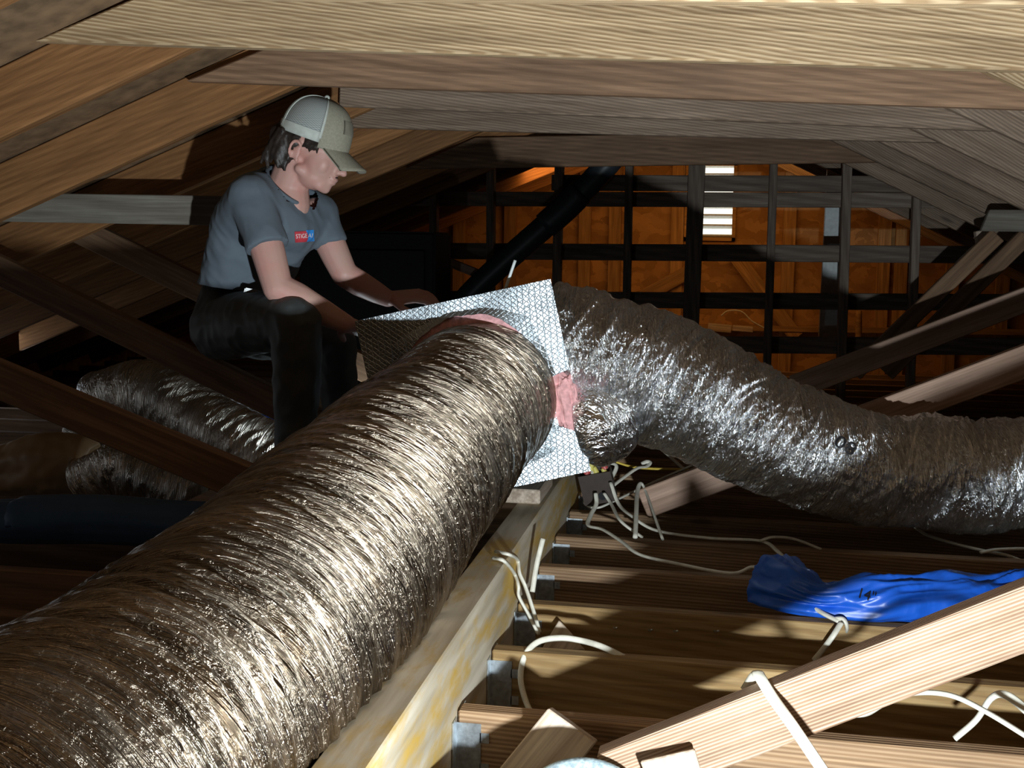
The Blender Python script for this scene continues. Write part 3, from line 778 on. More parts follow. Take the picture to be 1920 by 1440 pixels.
cable('electric_cable', Wp((1148, 912, 3.45), (1170, 895, 3.5), (1195, 878, 3.55), (1212, 875, 3.58), (1219, 868, 3.6), (1212, 866, 3.6), (1203, 870, 3.6)), 'cable_white', CR, 'white cable with a hooked end beside the yellow cable')
cable('electric_cable', Wp((1120, 848, 3.6), (1145, 862, 3.6), (1185, 875, 3.62), (1230, 879, 3.65), (1290, 880, 3.7)), 'cable_yellow', CR * 0.9, 'yellow cable sagging below the wrapped collar')
cable('electric_cable', Wp((1112, 890, 3.42), (1110, 872, 3.45), (1130, 868, 3.5), (1155, 872, 3.5), (1150, 890, 3.48), (1140, 900, 3.45)), 'cable_white', CR, 'white cable looping over the top of the junction box')
cable('electric_cable', Wp((1140, 814, 4.0), (1190, 820, 4.0), (1240, 828, 3.95), (1290, 847, 3.9), (1335, 864, 3.85)), 'cable_white', CR, 'pale cable stretched under the branch duct')
cable('electric_cable', Wp((1222, 810, 3.95), (1228, 830, 3.93), (1255, 855, 3.85), (1285, 882, 3.75)), 'cable_white', CR, 'pale cable dropping across the stretched one under the branch duct')
cable('electric_cable', [G(1698, 972, 0.08), G(1712, 985, 0.06), G(1740, 1004, 0.02), G(1800, 1022, 0.01), G(1850, 1034, 0.01), G(1890, 1042, 0.0), G(1935, 1060, -0.02)], 'cable_white', CR * 1.05, 'pale cable coming out under the branch duct')
cable('electric_cable', [G(1838, 1036, 0.012), G(1875, 1030, 0.02), G(1960, 1028, 0.015)], 'cable_white', CR * 1.05, 'pale cable crossing the one from under the branch duct')
cable('electric_cable', [G(1425, 1014, 0.02), G(1450, 1007, 0.03), G(1490, 1011, 0.02), G(1540, 1030, 0.0)], 'cable_white', CR * 0.9, 'pale cable arching over a joist above the blue bag')
cable('electric_cable', [G(1577, 1168, 0.012), G(1562, 1192, -0.01), G(1545, 1215, -0.04), G(1526, 1238, -0.07)], 'cable_white', CR * 1.05, 'white cable hanging down the joist under the blue bag')
cable('electric_cable', [G(1560, 1160, 0.012), G(1580, 1160, 0.018), G(1588, 1175, 0.0), G(1585, 1200, -0.05), G(1590, 1225, -0.08)], 'cable_white', CR, 'grey cable end curled over the joist under the blue bag')
cable('electric_cable', Wp((1400, 1290, 1.78), (1418, 1263, 1.70), (1424, 1268, 1.672), (1450, 1310, 1.64), (1490, 1366, 1.60), (1560, 1470, 1.55)), 'cable_white', 0.0095, 'white flat cable hooked over the bright ribbed brace', flat_=0.4)
cable('electric_cable', Wp((1590, 1340, 1.9), (1625, 1338, 1.88), (1660, 1318, 1.85), (1710, 1300, 1.84), (1780, 1303, 1.82), (1850, 1335, 1.8), (1940, 1390, 1.75)), 'cable_white', 0.0095, 'white cable arching out from under the bright ribbed brace', flat_=0.45)
cable('electric_cable', Wp((1790, 1385, 1.95), (1830, 1350, 1.95), (1860, 1308, 1.95), (1890, 1305, 1.93), (1940, 1345, 1.9)), 'cable_white', 0.0075, 'dull cable looping behind the arching white cable')
cable('electric_cable', [W(1000, 1345, 2.15), W(985, 1312, 2.18), W(976, 1270, 2.2), W(985, 1228, 2.22), W(1010, 1203, 2.25), W(1050, 1196, 2.27), (G(1090, 1201, 0.012)), G(1130, 1213, 0.012), G(1180, 1238, -0.01)], 'cable_white', CR * 0.95, 'white cable looping round the golden joist by the scrap block')
cable('electric_cable', [G(926, 1046, 0.139), G(945, 1052, 0.142), W(964, 1075, 2.46), W(972, 1098, 2.44), W(973, 1118, 2.44), W(990, 1150, 2.44), W(1010, 1190, 2.42)], 'cable_white', CR * 0.95, 'white cable strap coming over the beam edge', group='cable straps over the beam')
cable('electric_cable', [G(930, 1034, 0.139), G(955, 1040, 0.142), W(970, 1050, 2.52), W(974, 1075, 2.50), W(985, 1100, 2.50), W(1000, 1145, 2.48), W(1012, 1186, 2.46)], 'cable_white', CR * 0.95, 'white cable strap coming over the beam edge', group='cable straps over the beam')
cable('electric_cable', [W(1018, 1010, 2.62), W(1006, 1060, 2.60), W(998, 1110, 2.58)], 'cable_white', CR * 0.95, 'short white cable upright against the beam side')

# ------------------------------------------------------------------ blue bag
bpts = [G(1458, 1100, 0.03), G(1490, 1112, 0.035), G(1545, 1130, 0.03), G(1640, 1128, 0.035), G(1760, 1128, 0.035), G(1900, 1120, 0.03), G(2040, 1122, 0.03)]
def bagd(u, th, r):
    return 0.016 * nz(u * 9, th * 1.5, 31) + 0.012 * (0.5 - abs(nz(u * 11 + th * 1.5, th * 2, 33)) * 2)
bagme = tube_mesh('blue_bag', bpts, [0.075, 0.062, 0.036, 0.056, 0.055, 0.05, 0.045], 220, 110, bagd, post=lambda p: Vector((p.x, p.y, max(p.z, 0.003 + (p.z - 0.003) * 0.05))))
bag = tag(link('blue_bag', bagme, 'blue_film'), 'crumpled blue plastic bag with black 14 inch marking on the joists', 'bag')

# ------------------------------------------------------------------ print helper: wrap flat shapes on a mesh seen along a direction
def text_mesh(body, name):
    cu = bpy.data.curves.new(name, 'FONT'); cu.body = body; cu.align_x = 'CENTER'; cu.align_y = 'CENTER'; cu.resolution_u = 4
    o = bpy.data.objects.new(name, cu); col.objects.link(o)
    dg = bpy.context.evaluated_depsgraph_get()
    me = bpy.data.meshes.new_from_object(o.evaluated_get(dg))
    bpy.data.objects.remove(o)
    return me
def bold(me, t):
    bm = bmesh.new(); bm.from_mesh(me)
    bm.to_mesh(me); bm.free()
    return me
def project(me, name, target, fn, mat, parent, lift):
    """map flat xy coordinates to pixels with fn, drop them on the target's surface"""
    bvh = BVHTree.FromPolygons([target.matrix_world @ v.co for v in target.data.vertices], [tuple(p.vertices) for p in target.data.polygons])
    bm = bmesh.new(); bm.from_mesh(me)
    bmesh.ops.triangulate(bm, faces=bm.faces)
    for _ in range(2):
        long_e = [e for e in bm.edges if e.calc_length() > 0.18]
        if long_e: bmesh.ops.subdivide_edges(bm, edges=long_e, cuts=1)
        bmesh.ops.triangulate(bm, faces=bm.faces)
    last = None
    for v in bm.verts:
        px, py = fn(v.co.x, v.co.y)
        d = ray(px, py)
        hit = bvh.ray_cast(CAM, d)
        dist = hit[3] if hit[0] is not None else (last or 3.0)
        if hit[0] is not None: last = dist
        v.co = CAM + d * (dist - lift)
    return link(name, bm_mesh(bm, name), mat, parent)
def affine(cx, cy, sx, sy, ang, shear=0.0):
    c, s = math.cos(ang), math.sin(ang)
    return lambda x, y: (cx + (x + shear * y) * sx * c + y * sy * s, cy + (x + shear * y) * sx * s - y * sy * c)
project(text_mesh('14"', 't'), 'marking', bag, affine(1625, 1117, 27, 26, 0.28), 'marker_black', bag, 0.008)
project(text_mesh('08', 't'), 'marking', flex, affine(1585, 836, 44, 34, 0.55), 'marker_black', flex, 0.006)

# ------------------------------------------------------------------ loose lumber and metal in the foreground
def slab(name, px4, y, th, mat, label, cat, tilt=0.0):
    """flat cut-off with corners seen at four pixels, lying in a leaning plane"""
    pts = [W(p[0], p[1], y + tilt * (p[1] - 1330) / 100.0) for p in px4]
    n = (pts[1] - pts[0]).cross(pts[2] - pts[0]).normalized()
    if n.y > 0: n = -n
    bm = bmesh.new()
    a = [bm.verts.new(p) for p in pts]; b = [bm.verts.new(p - n * th) for p in pts]
    bm.faces.new(a); bm.faces.new(b)
    for i in range(4): bm.faces.new((a[i], a[(i + 1) % 4], b[(i + 1) % 4], b[i]))
    bmesh.ops.recalc_face_normals(bm, faces=bm.faces)
    bmesh.ops.bevel(bm, geom=list(bm.edges), offset=0.002, segments=1, affect='EDGES')
    c = sum(pts, Vector()) / 4
    xl = (pts[3] - pts[0]).normalized(); zl = (n - xl * n.dot(xl)).normalized()
    M = Matrix.Translation(c) @ Matrix((xl, zl.cross(xl), zl)).transposed().to_4x4()
    bmesh.ops.transform(bm, matrix=M.inverted(), verts=bm.verts)
    return tag(link(name, bm_mesh(bm, name), mat, None, M), label, cat)
slab('wood_offcut', [(1028, 1328), (1117, 1392), (985, 1560), (880, 1510)], 1.83, 0.036, 'wood_scrap', 'pale wooden offcut leaning by the round metal can', 'offcut', tilt=-0.025)
slab('wood_offcut', [(1200, 1428), (1302, 1405), (1330, 1500), (1240, 1530)], 1.655, 0.015, 'wood_scrap', 'pale grey offcut corner beside the round metal can', 'offcut', tilt=-0.02)
slab('wood_scrap', [(1048, 1162), (1071, 1186), (1097, 1218), (1012, 1222)], 2.38, 0.06, 'wood_scrap', 'split scrap block wedged on the joist by the beam', 'offcut', tilt=-0.06)
# round galvanized can
cc = G(1098, 1470, 0.06); cr = 0.085
bm = bmesh.new()
prof = [(0.0, 0.075), (0.05, 0.075), (0.078, 0.071), (0.085, 0.062), (0.085, -0.06), (0.0, -0.06)]
n = 64; rows = []
for i in range(n):
    t = 2 * PI * i / n
    rows.append([bm.verts.new((r * math.cos(t), r * math.sin(t), z)) for r, z in prof[1:-1]])
top = bm.verts.new((0, 0, 0.075)); bot = bm.verts.new((0, 0, -0.06))
for i in range(n):
    a, b = rows[i], rows[(i + 1) % n]
    for j in range(len(a) - 1): bm.faces.new((a[j], b[j], b[j + 1], a[j + 1]))
    bm.faces.new((top, b[0], a[0])); bm.faces.new((bot, a[-1], b[-1]))
can_n = Vector((0.05, -0.78, 0.62)).normalized()
can_q = can_n.to_track_quat('Z', 'Y').to_matrix().to_4x4()
can_top = W(1098, 1413, 1.64) - (Vector((0, 0, 1)) - can_n * can_n.z).normalized() * 0.112
can = link('metal_can', bm_mesh(bm, 'metal_can', True), 'galvanized_spangle', None, Matrix.Translation(can_top - can_n * 0.07) @ can_q @ Matrix.Diagonal((1.3, 1.3, 0.9, 1)))
tag(can, 'round galvanized metal can with a speckled top', 'can')

# small things by the gable floor
for a, b, y, h in (((1328, 606), (1372, 610), 8.2, 0.05), ((1374, 610), (1412, 613), 8.1, 0.035)):
    lum_px('foam_block', a, b, y, 0.1, h, 'wood_scrap', label='small pale block lying at the foot of the gable wall', cat='block', group='pale blocks at the gable')
cable('electric_cable', Wp((1352, 592, 8.2), (1365, 583, 8.2), (1390, 584, 8.2), (1410, 602, 8.2), (1435, 616, 8.2)), 'cable_white', 0.008, 'pale cable humped at the foot of the gable wall')
tag(link('pipe_stub', tube_mesh('pipe_stub', [W(1610, 640, 8.1), W(1610, 612, 8.1), W(1610, 582, 8.1)], [0.022, 0.022], 8, 16), 'wood_stud'), 'short upright pipe stub at the foot of the gable wall', 'pipe')

# ------------------------------------------------------------------ the worker
def sph(bm, c, r, seg=20):
    R = bmesh.ops.create_uvsphere(bm, u_segments=seg, v_segments=seg // 2, radius=1)
    r3 = r if isinstance(r, (tuple, list)) else (r, r, r)
    bmesh.ops.transform(bm, matrix=Matrix.Translation(c) @ Matrix.Diagonal((*r3, 1)), verts=R['verts'])
    return R['verts']
def hull(bm, balls, seg=16):
    b2 = bmesh.new()
    for c, r in balls: sph(b2, Vector(c), r, seg)
    bmesh.ops.convex_hull(b2, input=b2.verts)
    loose = [v for v in b2.verts if not v.link_faces]
    bmesh.ops.delete(b2, geom=loose, context='VERTS')
    me = bpy.data.meshes.new('h'); b2.to_mesh(me); b2.free(); bm.from_mesh(me); bpy.data.meshes.remove(me)
def cone(bm, p, q, r0, r1, seg=24, squash=None):
    p, q = Vector(p), Vector(q)
    R = bmesh.ops.create_cone(bm, segments=seg, radius1=r0, radius2=r1, depth=(q - p).length, cap_ends=True)
    d = (q - p).normalized()
    M = Matrix.Translation((p + q) / 2) @ d.to_track_quat('Z', 'Y').to_matrix().to_4x4()
    bmesh.ops.transform(bm, matrix=M, verts=R['verts'])
def chain(bm, pts):
    for (a, ra), (b, rb) in zip(pts[:-1], pts[1:]): hull(bm, [(a, ra), (b, rb)])
def ell(bm, c, axes, radii, seg=24):
    R = bmesh.ops.create_uvsphere(bm, u_segments=seg, v_segments=seg // 2, radius=1)
    A = Matrix(axes).transposed()
    M = Matrix.Translation(c) @ A.to_4x4() @ Matrix.Diagonal((*radii, 1))
    bmesh.ops.transform(bm, matrix=M, verts=R['verts'])
def blob(name, bm, voxel, smooth, mat, parent, disp=None):
    me = bpy.data.meshes.new(name); bm.to_mesh(me); bm.free()
    o = bpy.data.objects.new(name, me); col.objects.link(o)
    r = o.modifiers.new('r', 'REMESH'); r.mode = 'VOXEL'; r.voxel_size = voxel
    if smooth:
        s = o.modifiers.new('s', 'SMOOTH'); s.factor = 0.5; s.iterations = smooth
    dg = bpy.context.evaluated_depsgraph_get()
    m2 = bpy.data.meshes.new_from_object(o.evaluated_get(dg))
    bpy.data.objects.remove(o)
    if disp:
        nr = [v.normal.copy() for v in m2.vertices]
        for v, n_ in zip(m2.vertices, nr): v.co += n_ * disp(v.co)
    for p in m2.polygons: p.use_smooth = True
    m2.name = name
    return link(name, m2, mat, parent)

PY = 3.12
S_R, S_L = W(470, 372, 3.02), W(594, 402, 3.26)
NB = W(540, 350, 3.14)
knR, knL = W(556, 603, 2.92), W(632, 640, 3.30)
hipR, hipL = W(418, 612, 3.20), W(452, 612, 3.42)
SOLE = 0.118
anR = W(558, 930, 2.95); anR.z = SOLE + 0.10
anL = Vector((knL.x + 0.02, 3.34, SOLE + 0.10))
per = empty('person', (anR.x, anR.y, SOLE), 'crouching worker in grey t-shirt, dark trousers and beige mesh-back cap', 'person')

# head frame
HC = W(592, 262, PY)
pit = math.radians(19); yaw = math.radians(-4)
hf = Vector((math.cos(pit) * math.cos(yaw), math.cos(pit) * math.sin(yaw), -math.sin(pit)))
hs = Vector((math.sin(yaw), -math.cos(yaw), 0)).normalized()      # towards the camera
hu = hs.cross(hf).normalized()
if hu.z < 0: hu = -hu
def H(f, u, s=0.0): return HC + hf * f + hu * u + hs * s
HA = (hf, hu, hs)
body = bmesh.new()
ell(body, H(-0.002, 0.012), HA, (0.092, 0.088, 0.074))
ell(body, H(0.036, -0.045), HA, (0.052, 0.080, 0.059))
ell(body, H(0.026, -0.092), HA, (0.052, 0.040, 0.052))
hull(body, [(H(0.068, -0.116), 0.0145), (H(0.056, -0.110, 0.02), 0.016), (H(0.056, -0.110, -0.02), 0.016), (H(0.0, -0.085, 0.048), 0.014), (H(0.0, -0.085, -0.048), 0.014), (H(0.055, -0.08), 0.03)])
hull(body, [(H(0.080, -0.022), 0.0065), (H(0.107, -0.058), 0.0085), (H(0.084, -0.062, 0.009), 0.008), (H(0.084, -0.062, -0.009), 0.008)])
sph(body, H(0.106, -0.060), 0.0105)
for s in (-1, 1):
    sph(body, H(0.095, -0.063, s * 0.011), 0.0078)
    ell(body, H(0.074, -0.013, s * 0.026), HA, (0.011, 0.006, 0.020))      # brow
    ell(body, H(0.050, -0.054, s * 0.040), HA, (0.026, 0.028, 0.017))      # cheek
    for k in range(9):                                                     # ear: rim and lobe
        t = -0.9 + k * 0.42
        sph(body, H(-0.014 - 0.015 * math.cos(t * 0.95), -0.040 + 0.025 * math.sin(t), s * (0.074 + 0.007 * (k % 8 > 0))), 0.0055, 10)
    ell(body, H(-0.011, -0.046, s * 0.071), HA, (0.012, 0.02, 0.006))
    sph(body, H(-0.005, -0.065, s * 0.071), 0.007, 10)
ell(body, H(0.084, -0.085), HA, (0.0125, 0.0055, 0.020))
ell(body, H(0.080, -0.096), HA, (0.0125, 0.006, 0.017))
ell(body, H(0.076, -0.078), HA, (0.014, 0.012, 0.022))
hull(body, [(H(-0.030, -0.060), 0.055), (NB, 0.057)])
hull(body, [(NB, 0.057), (W(556, 385, 3.13), 0.03), (NB + Vector((0.015, -0.01, -0.05)), 0.05), (W(500, 400, 3.15), 0.07)])
# arms
elR, wrR = W(521, 540, 2.95), W(648, 607, 3.00)
elL, wrL = W(646, 514, 3.24), W(728, 560, 3.36)
chain(body, [(S_R, 0.052), (W(488, 420, 2.99), 0.049), (W(505, 480, 2.97), 0.045), (elR, 0.040)])
chain(body, [(elR, 0.040), (W(560, 560, 2.965), 0.041), (W(605, 585, 2.985), 0.035), (wrR, 0.026)])
chain(body, [(S_L, 0.050), (W(612, 440, 3.25), 0.046), (W(630, 480, 3.245), 0.042), (elL, 0.038)])
chain(body, [(elL, 0.038), (W(672, 530, 3.27), 0.038), (W(705, 548, 3.32), 0.032), (wrL, 0.025)])
def hand(bm, w, d, n, side, curl):
    """w wrist, d direction of the hand, n back of the hand, side = +1/-1 for the thumb side"""
    d = d.normalized(); n = (n - d * n.dot(d)).normalized(); t = d.cross(n) * side
    hull(bm, [(w, 0.022), (w + d * 0.085 + t * 0.026, 0.012), (w + d * 0.088 - t * 0.028, 0.011), (w + d * 0.03 + t * 0.022, 0.015), (w + d * 0.03 - t * 0.022, 0.014)])
    for k, (off, L) in enumerate(((0.030, 0.070), (0.010, 0.078), (-0.010, 0.073), (-0.029, 0.058))):
        a = w + d * 0.085 + t * off
        d1 = (d * math.cos(curl * 0.6) - n * math.sin(curl * 0.6)).normalized()
        d2 = (d * math.cos(curl * 1.5) - n * math.sin(curl * 1.5)).normalized()
        d3 = (d * math.cos(curl * 2.1) - n * math.sin(curl * 2.1)).normalized()
        p1 = a + d1 * L * 0.45; p2 = p1 + d2 * L * 0.32; p3 = p2 + d3 * L * 0.25
        chain(bm, [(a, 0.0095), (p1, 0.009), (p2, 0.0082), (p3, 0.007)])
    a = w + d * 0.025 + t * 0.024
    p1 = a + (d * 0.6 + t * 0.75 - n * 0.25).normalized() * 0.045; p2 = p1 + (d * 0.9 + t * 0.25 - n * 0.4).normalized() * 0.03
    chain(bm, [(a, 0.014), (p1, 0.0105), (p2, 0.008)])
hand(body, wrR, Vector((0.05, 0.12, -0.04)), Vector((-0.3, -0.6, 0.75)), -1, 0.35)
hand(body, wrL, Vector((0.10, 0.0, 0.012)), Vector((0.05, -0.35, 0.95)), 1, 0.45)
person_body = blob('body', body, 0.0038, 5, 'skin', per)

# eyes, brows, moustache
for s in (-1, 1):
    bm = bmesh.new(); ell(bm, H(0.076, -0.030, s * 0.031), HA, (0.010, 0.0045, 0.011), 14)
    link('eye', bm_mesh(bm, 'eye', True), 'eye_dark', per)
    bm = bmesh.new(); hull(bm, [(H(0.090, -0.014, s * 0.014), 0.003), (H(0.085, -0.010, s * 0.03), 0.0032), (H(0.073, -0.013, s * 0.044), 0.0025)], 8)
    link('eyebrow', bm_mesh(bm, 'eyebrow', True), 'hair', per)
bm = bmesh.new(); chain(bm, [(H(0.079, -0.081, 0.020), 0.0015), (H(0.093, -0.077, 0.0), 0.002), (H(0.079, -0.081, -0.020), 0.0015)])
link('moustache', bm_mesh(bm, 'moustache', True), 'hair', per)

# hair: shaggy at the back and over the temples
hb = bmesh.new()
ell(hb, H(-0.030, -0.005), HA, (0.086, 0.060, 0.074))
hull(hb, [(H(-0.085, -0.02, 0.03), 0.034), (H(-0.085, -0.02, -0.03), 0.034), (H(-0.055, -0.080, 0.035), 0.026), (H(-0.055, -0.080, -0.035), 0.026), (H(-0.03, -0.02, 0.05), 0.03), (H(-0.03, -0.02, -0.05), 0.03)])
rnd = random.Random(3)
for k in range(150):
    s = rnd.choice((-1, 1)); a = rnd.random()
    f = -0.105 + 0.075 * rnd.random(); sd = s * (0.02 + 0.055 * (1 - abs(f + 0.06) / 0.06 * 0.4))
    if f < -0.09: sd *= 0.6
    u0 = 0.0 - 0.05 * rnd.random()
    p = H(f, u0, sd); q = H(f - 0.012 * rnd.random(), u0 - 0.035, sd * 1.05); r_ = H(f - 0.018 + 0.03 * rnd.random(), u0 - 0.058 - 0.012 * rnd.random(), sd)
    chain(hb, [(p, 0.008), (q, 0.0068), (r_, 0.003)]) if k < 70 else None
for s in (-1, 1):
    for k in range(5):                                     # tuft in front of the ear
        f = 0.006 + 0.008 * k
        chain(hb, [(H(f, 0.0, s * 0.067), 0.006), (H(f + 0.004, -0.014, s * (0.074 - 0.0009 * k)), 0.006), (H(f + 0.003 * (k - 2), -0.026 - 0.003 * (k % 3), s * (0.072 - 0.0016 * k)), 0.0025)])
blob('hair', hb, 0.0035, 1, 'hair', per, lambda c: 0.0018 * nz(c.x * 120, c.y * 60, c.z * 60))

# cap
def cap_pt(az, t, grow=0.0):
    a_, b_, h_ = 0.101 + grow, 0.087 + grow, 0.112 + grow
    st, ct = math.sin(t), math.cos(t)
    ct2 = ct ** 0.85 if ct > 0 else ct
    front = max(0.0, math.cos(az))
    return H(a_ * math.cos(az) * st ** (0.75) - 0.004, h_ * ct2 * (1 - 0.0 * front) + 0.002, b_ * math.sin(az) * st ** 0.75)
def cap_part(name, az0, az1, t0, t1, mat, na=24, ntt=16, grow=0.0, thick=0.0025):
    vs_, fs_, uv_ = [], [], []
    for g in (0, -thick):
        for i in range(na + 1):
            for j in range(ntt + 1):
                vs_.append(cap_pt(az0 + (az1 - az0) * i / na, t0 + (t1 - t0) * j / ntt, grow + g)); uv_.append((i / na, j / ntt))
    st = ntt + 1; o_ = (na + 1) * st
    for i in range(na):
        for j in range(ntt):
            a = i * st + j
            fs_.append((a, a + 1, a + st + 1, a + st)); fs_.append((o_ + a, o_ + a + st, o_ + a + st + 1, o_ + a + 1))
    for i in range(na):
        a, b = i * st + ntt, (i + 1) * st + ntt; fs_.append((a, a + o_, b + o_, b))
    for j in range(ntt):
        for i in (0, na):
            a, b = i * st + j, i * st + j + 1; fs_.append((a, b, b + o_, a + o_) if i == 0 else (a, a + o_, b + o_, b))
    me = bpy.data.meshes.new(name); me.from_pydata(vs_, [], fs_); me.update()
    l = me.uv_layers.new(name='UVMap')
    for p in me.polygons:
        p.use_smooth = True
        for li, vi in zip(p.loop_indices, p.vertices): l.data[li].uv = uv_[vi]
    return me
cap_o = empty('cap', HC, 'beige cap with a pale mesh back')
cap_o.parent = per; cap_o.matrix_parent_inverse = per.matrix_world.inverted()
AZ = math.radians(62)
link('cap_front', cap_part('cap_front', -AZ, AZ, 0.02, PI / 2 + 0.14, 'cap_beige'), 'cap_beige', cap_o)
link('cap_net', cap_part('cap_net', AZ, 2 * PI - AZ, 0.02, PI / 2 - 0.16, 'cap_net', 40), 'cap_net', cap_o)
link('cap_band', cap_part('cap_band', AZ, 2 * PI - AZ, PI / 2 - 0.17, PI / 2 + 0.02, 'cap_band', 40, 3, 0.0015), 'cap_band', cap_o)
for az in (AZ, -AZ, PI - 0.75, PI + 0.75):
    link('cap_seam', cap_part('cap_seam', az - 0.035, az + 0.035, 0.03, PI / 2 - 0.05, 'cap_band', 2, 16, 0.0022), 'cap_band', cap_o)
bm = bmesh.new(); sph(bm, cap_pt(0, 0.0, 0.002), 0.008, 14); link('cap_button', bm_mesh(bm, 'cap_button', True), 'cap_band', cap_o)
vs_, fs_ = [], []
NA, NR = 24, 8
for g in (0, -0.004):
    for i in range(NA + 1):
        az = -0.98 + 1.96 * i / NA
        c0 = Vector((0.097 * math.cos(az), 0.083 * math.sin(az)))
        c1 = Vector((0.058 + 0.104 * math.cos(az * 0.95), 0.080 * math.sin(az * 1.05)))
        for j in range(NR + 1):
            f = j / NR
            q = c0.lerp(c1, f)
            vs_.append(H(q.x, -0.004 - 0.028 * f - 3.4 * (q.y ** 2) * (0.3 + 0.7 * f) + g, q.y))
st = NR + 1; o_ = (NA + 1) * st
for i in range(NA):
    for j in range(NR):
        a = i * st + j; fs_.append((a, a + st, a + st + 1, a + 1)); fs_.append((o_ + a, o_ + a + 1, o_ + a + st + 1, o_ + a + st))
    a, b = i * st + NR, (i + 1) * st + NR; fs_.append((a, b, b + o_, a + o_))
for j in range(NR):
    for i in (0, NA):
        a, b = i * st + j, i * st + j + 1; fs_.append((a, b, b + o_, a + o_))
me = bpy.data.meshes.new('brim'); me.from_pydata(vs_, [], fs_); me.update()
for p in me.polygons: p.use_smooth = True
link('brim', me, 'cap_beige', cap_o)
link('cap_patch', cap_part('cap_patch', -0.42, 0.42, 0.92, 1.28, 'cap_beige', 10, 8, 0.0012), 'cap_patch', cap_o)

# shirt
sb = bmesh.new()
wR, wL = W(425, 556, 3.20), W(470, 556, 3.40)
hull(sb, [(S_R, 0.066), (S_L, 0.062), (W(512, 342, 3.16), 0.048), (W(552, 432, 3.13), 0.05), (W(452, 420, 3.12), 0.082), (W(555, 440, 3.18), 0.06), (W(470, 470, 3.32), 0.09)])
hull(sb, [(W(452, 420, 3.12), 0.082), (W(548, 450, 3.18), 0.055), (W(540, 440, 3.3), 0.06), (wR, 0.092), (wL, 0.092), (W(470, 470, 3.32), 0.09)])
hull(sb, [(S_R, 0.063), (W(490, 430, 2.99), 0.059)]); cone(sb, W(482, 405, 2.995), W(502, 466, 2.97), 0.052, 0.061)
hull(sb, [(S_L, 0.059), (W(608, 430, 3.25), 0.048)]); cone(sb, W(604, 412, 3.255), W(622, 460, 3.245), 0.042, 0.048)
# cut hem
def shirt_fold(c):
    hz = max(0.0, min(1.0, (0.86 - c.z) / 0.2))
    return 0.006 * nz(c.x * 9, c.y * 9, c.z * 5) + 0.0035 * (0.5 - abs(nz(c.x * 24 + c.z * 14, c.y * 24, c.z * 9 + 3)) * 2) + 0.005 * hz * nz(c.x * 30, c.y * 30, c.z * 3)
shirt = blob('shirt', sb, 0.006, 14, 'shirt_grey', per, shirt_fold)
# open the bottom hem: drop everything below the waistline
bm = bmesh.new(); bm.from_mesh(shirt.data)
hem = W(420, 538, 3.15)
bmesh.ops.bisect_plane(bm, geom=list(bm.verts) + list(bm.edges) + list(bm.faces), plane_co=hem, plane_no=Vector((-0.12, 0, -1)).normalized(), clear_outer=True)
bm.to_mesh(shirt.data); bm.free()
# neck opening
na_, nb_ = W(512, 311, 3.15), W(564, 388, 3.10)
nline = (nb_ - na_).normalized(); ndep = Vector((0.25, 0.97, 0)); nnor = nline.cross(ndep).normalized()
if nnor.z < 0: nnor = -nnor
bm = bmesh.new(); bm.from_mesh(shirt.data)
vsel = {v for v in bm.verts if (v.co - NB).length < 0.090}
fsel = [f for f in bm.faces if all(v in vsel for v in f.verts)]
esel = {e for f in fsel for e in f.edges}
bmesh.ops.bisect_plane(bm, geom=list(vsel) + list(esel) + fsel, plane_co=(na_ + nb_) / 2, plane_no=nnor, clear_outer=True)
bm.to_mesh(shirt.data); bm.free()
# neckline rib
rim = []
for k in range(29):
    t = 2 * PI * k / 28
    rim.append((na_ + nb_) / 2 + nnor * 0.002 + nline * (0.068 * math.cos(t)) + (ndep - nline * ndep.dot(nline)).normalized() * (0.066 * math.sin(t)))
link('collar_rib', tube_mesh('collar_rib', rim, [0.006, 0.006], 84, 10), 'shirt_grey', per)

# trousers
tb = bmesh.new()
hull(tb, [(hipR, 0.098), (hipL, 0.098), (W(430, 555, 3.22), 0.085), (W(470, 556, 3.40), 0.085)])
hull(tb, [(hipR, 0.098), (W(480, 605, 3.06), 0.09)]); hull(tb, [(W(480, 605, 3.06), 0.09), (knR, 0.068)])
hull(tb, [(knR, 0.068), (W(556, 690, 2.93), 0.063)]); hull(tb, [(W(556, 690, 2.93), 0.063), (W(557, 780, 2.945), 0.060)])
cone(tb, W(557, 770, 2.945), anR + Vector((0, 0, -0.03)), 0.060, 0.062)
hull(tb, [(hipL, 0.096), (W(540, 625, 3.36), 0.082)]); hull(tb, [(W(540, 625, 3.36), 0.082), (knL, 0.056)])
hull(tb, [(knL, 0.056), (knL * 0.5 + anL * 0.5 + Vector((-0.02, 0.03, 0)), 0.058)]); cone(tb, knL * 0.5 + anL * 0.5 + Vector((-0.02, 0.03, 0)), anL + Vector((0, 0, -0.03)), 0.058, 0.058)
def trouser_fold(c):
    return 0.006 * nz(c.x * 10, c.y * 10, c.z * 7) + 0.004 * (0.5 - abs(nz(c.x * 22, c.y * 22, c.z * 16 + 3)) * 2)
blob('trousers', tb, 0.007, 6, 'trousers', per, trouser_fold)
bm = bmesh.new()
add_box(bm, W(476, 550, 3.06), (0.055, 0.012, 0.022), Matrix.Rotation(0.25, 3, 'Y') @ Matrix.Rotation(0.5, 3, 'Z'))
bmesh.ops.bevel(bm, geom=list(bm.edges), offset=0.003, segments=2, affect='EDGES')
link('tool_clip', bm_mesh(bm, 'tool_clip'), 'belt', per)
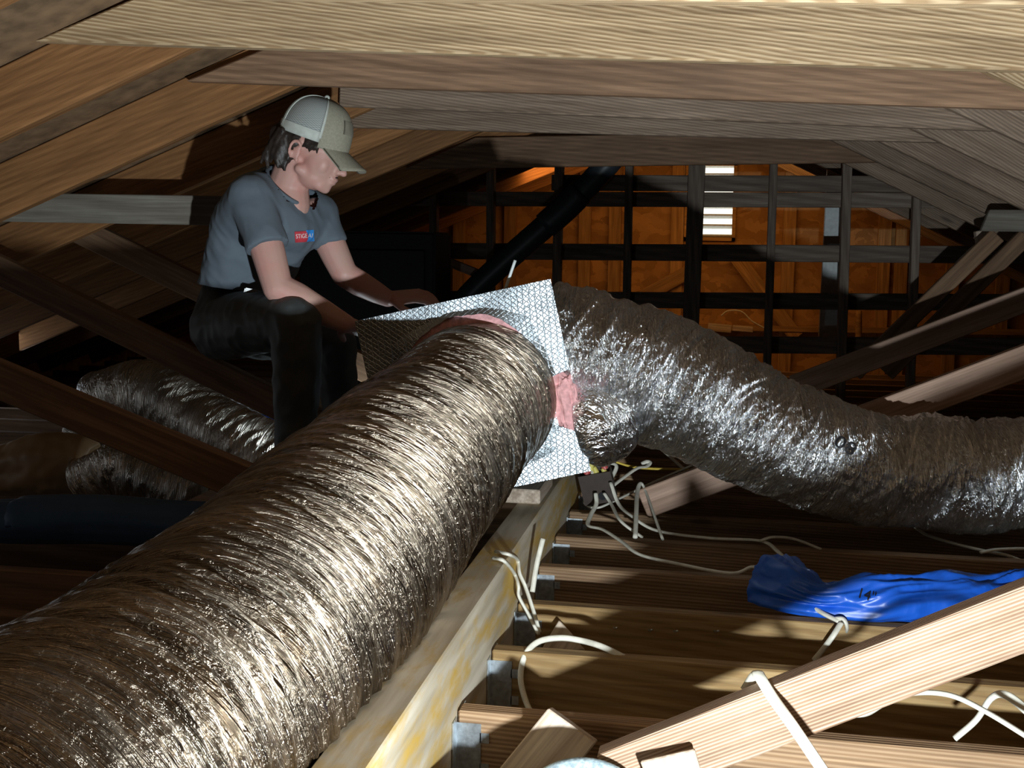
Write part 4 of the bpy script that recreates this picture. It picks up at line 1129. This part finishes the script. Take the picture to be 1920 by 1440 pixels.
# boots
for an in (anR, anL):
    bb_ = bmesh.new()
    fd = Vector((0.55, -0.83, 0)).normalized() if an is anR else Vector((0.95, -0.3, 0)).normalized()
    lo = Vector((an.x, an.y, SOLE))
    hull(bb_, [(lo + Vector((0, 0, 0.045)) - fd * 0.045, 0.043), (lo + Vector((0, 0, 0.12)), 0.042), (lo + Vector((0, 0, 0.07)) + fd * 0.06, 0.04), (lo + Vector((0, 0, 0.036)) + fd * 0.14, 0.034)])
    b_ = blob('boot', bb_, 0.007, 3, 'boot', per)
    for v in b_.data.vertices: v.co.z = max(v.co.z, SOLE + 0.001)

# the print on the shirt
def rect_mesh(x0, x1, y0, y1, curve=0.0):
    bm = bmesh.new(); n = 8
    g = [[bm.verts.new((x0 + (x1 - x0) * i / n + curve * (1 - (2 * j / n - 1) ** 2) * (1 if i == n else (i / n)), y0 + (y1 - y0) * j / n, 0)) for j in range(n + 1)] for i in range(n + 1)]
    for i in range(n):
        for j in range(n): bm.faces.new((g[i][j], g[i + 1][j], g[i + 1][j + 1], g[i][j + 1]))
    me = bpy.data.meshes.new('r'); bm.to_mesh(me); bm.free(); return me
AFF = affine(569, 443, 1, 1, -0.06)
project(rect_mesh(6, 20, -10.5, 11), 'print_blue', shirt, AFF, 'print_blue', per, 0.0022)
project(rect_mesh(-16, 5, -11, 9.5, 4), 'print_red', shirt, AFF, 'print_red', per, 0.0034)
project(text_mesh('STIGE', 't'), 'print_text', shirt, affine(565.5, 443, 8.4, 11.5, -0.06, 0.0), 'print_white', per, 0.0062)
project(text_mesh('AI', 't'), 'print_text', shirt, affine(582, 442, 11, 11.5, -0.06, 0.2), 'print_white', per, 0.0062)

# plank and blocks he stands on
for y in (2.89, 3.34):
    lumber('plank', (-1.36, y, SOLE - 0.020), (-0.86 if y > 3.2 else -0.90, y, SOLE - 0.020), 0.235, 0.038, 'wood_brace_dark', label="plank raised above the joists under the worker's boots", cat='plank', group='planks under the worker')
    for x in (-1.29, -1.0):
        lumber('plank_block', (x, y - 0.20, SOLE - 0.0395 - 0.039), (x, y + 0.16, SOLE - 0.0395 - 0.039), 0.038, 0.077, 'wood_brace_dark', label="block under the worker's plank", cat='block', group='blocks under the planks')
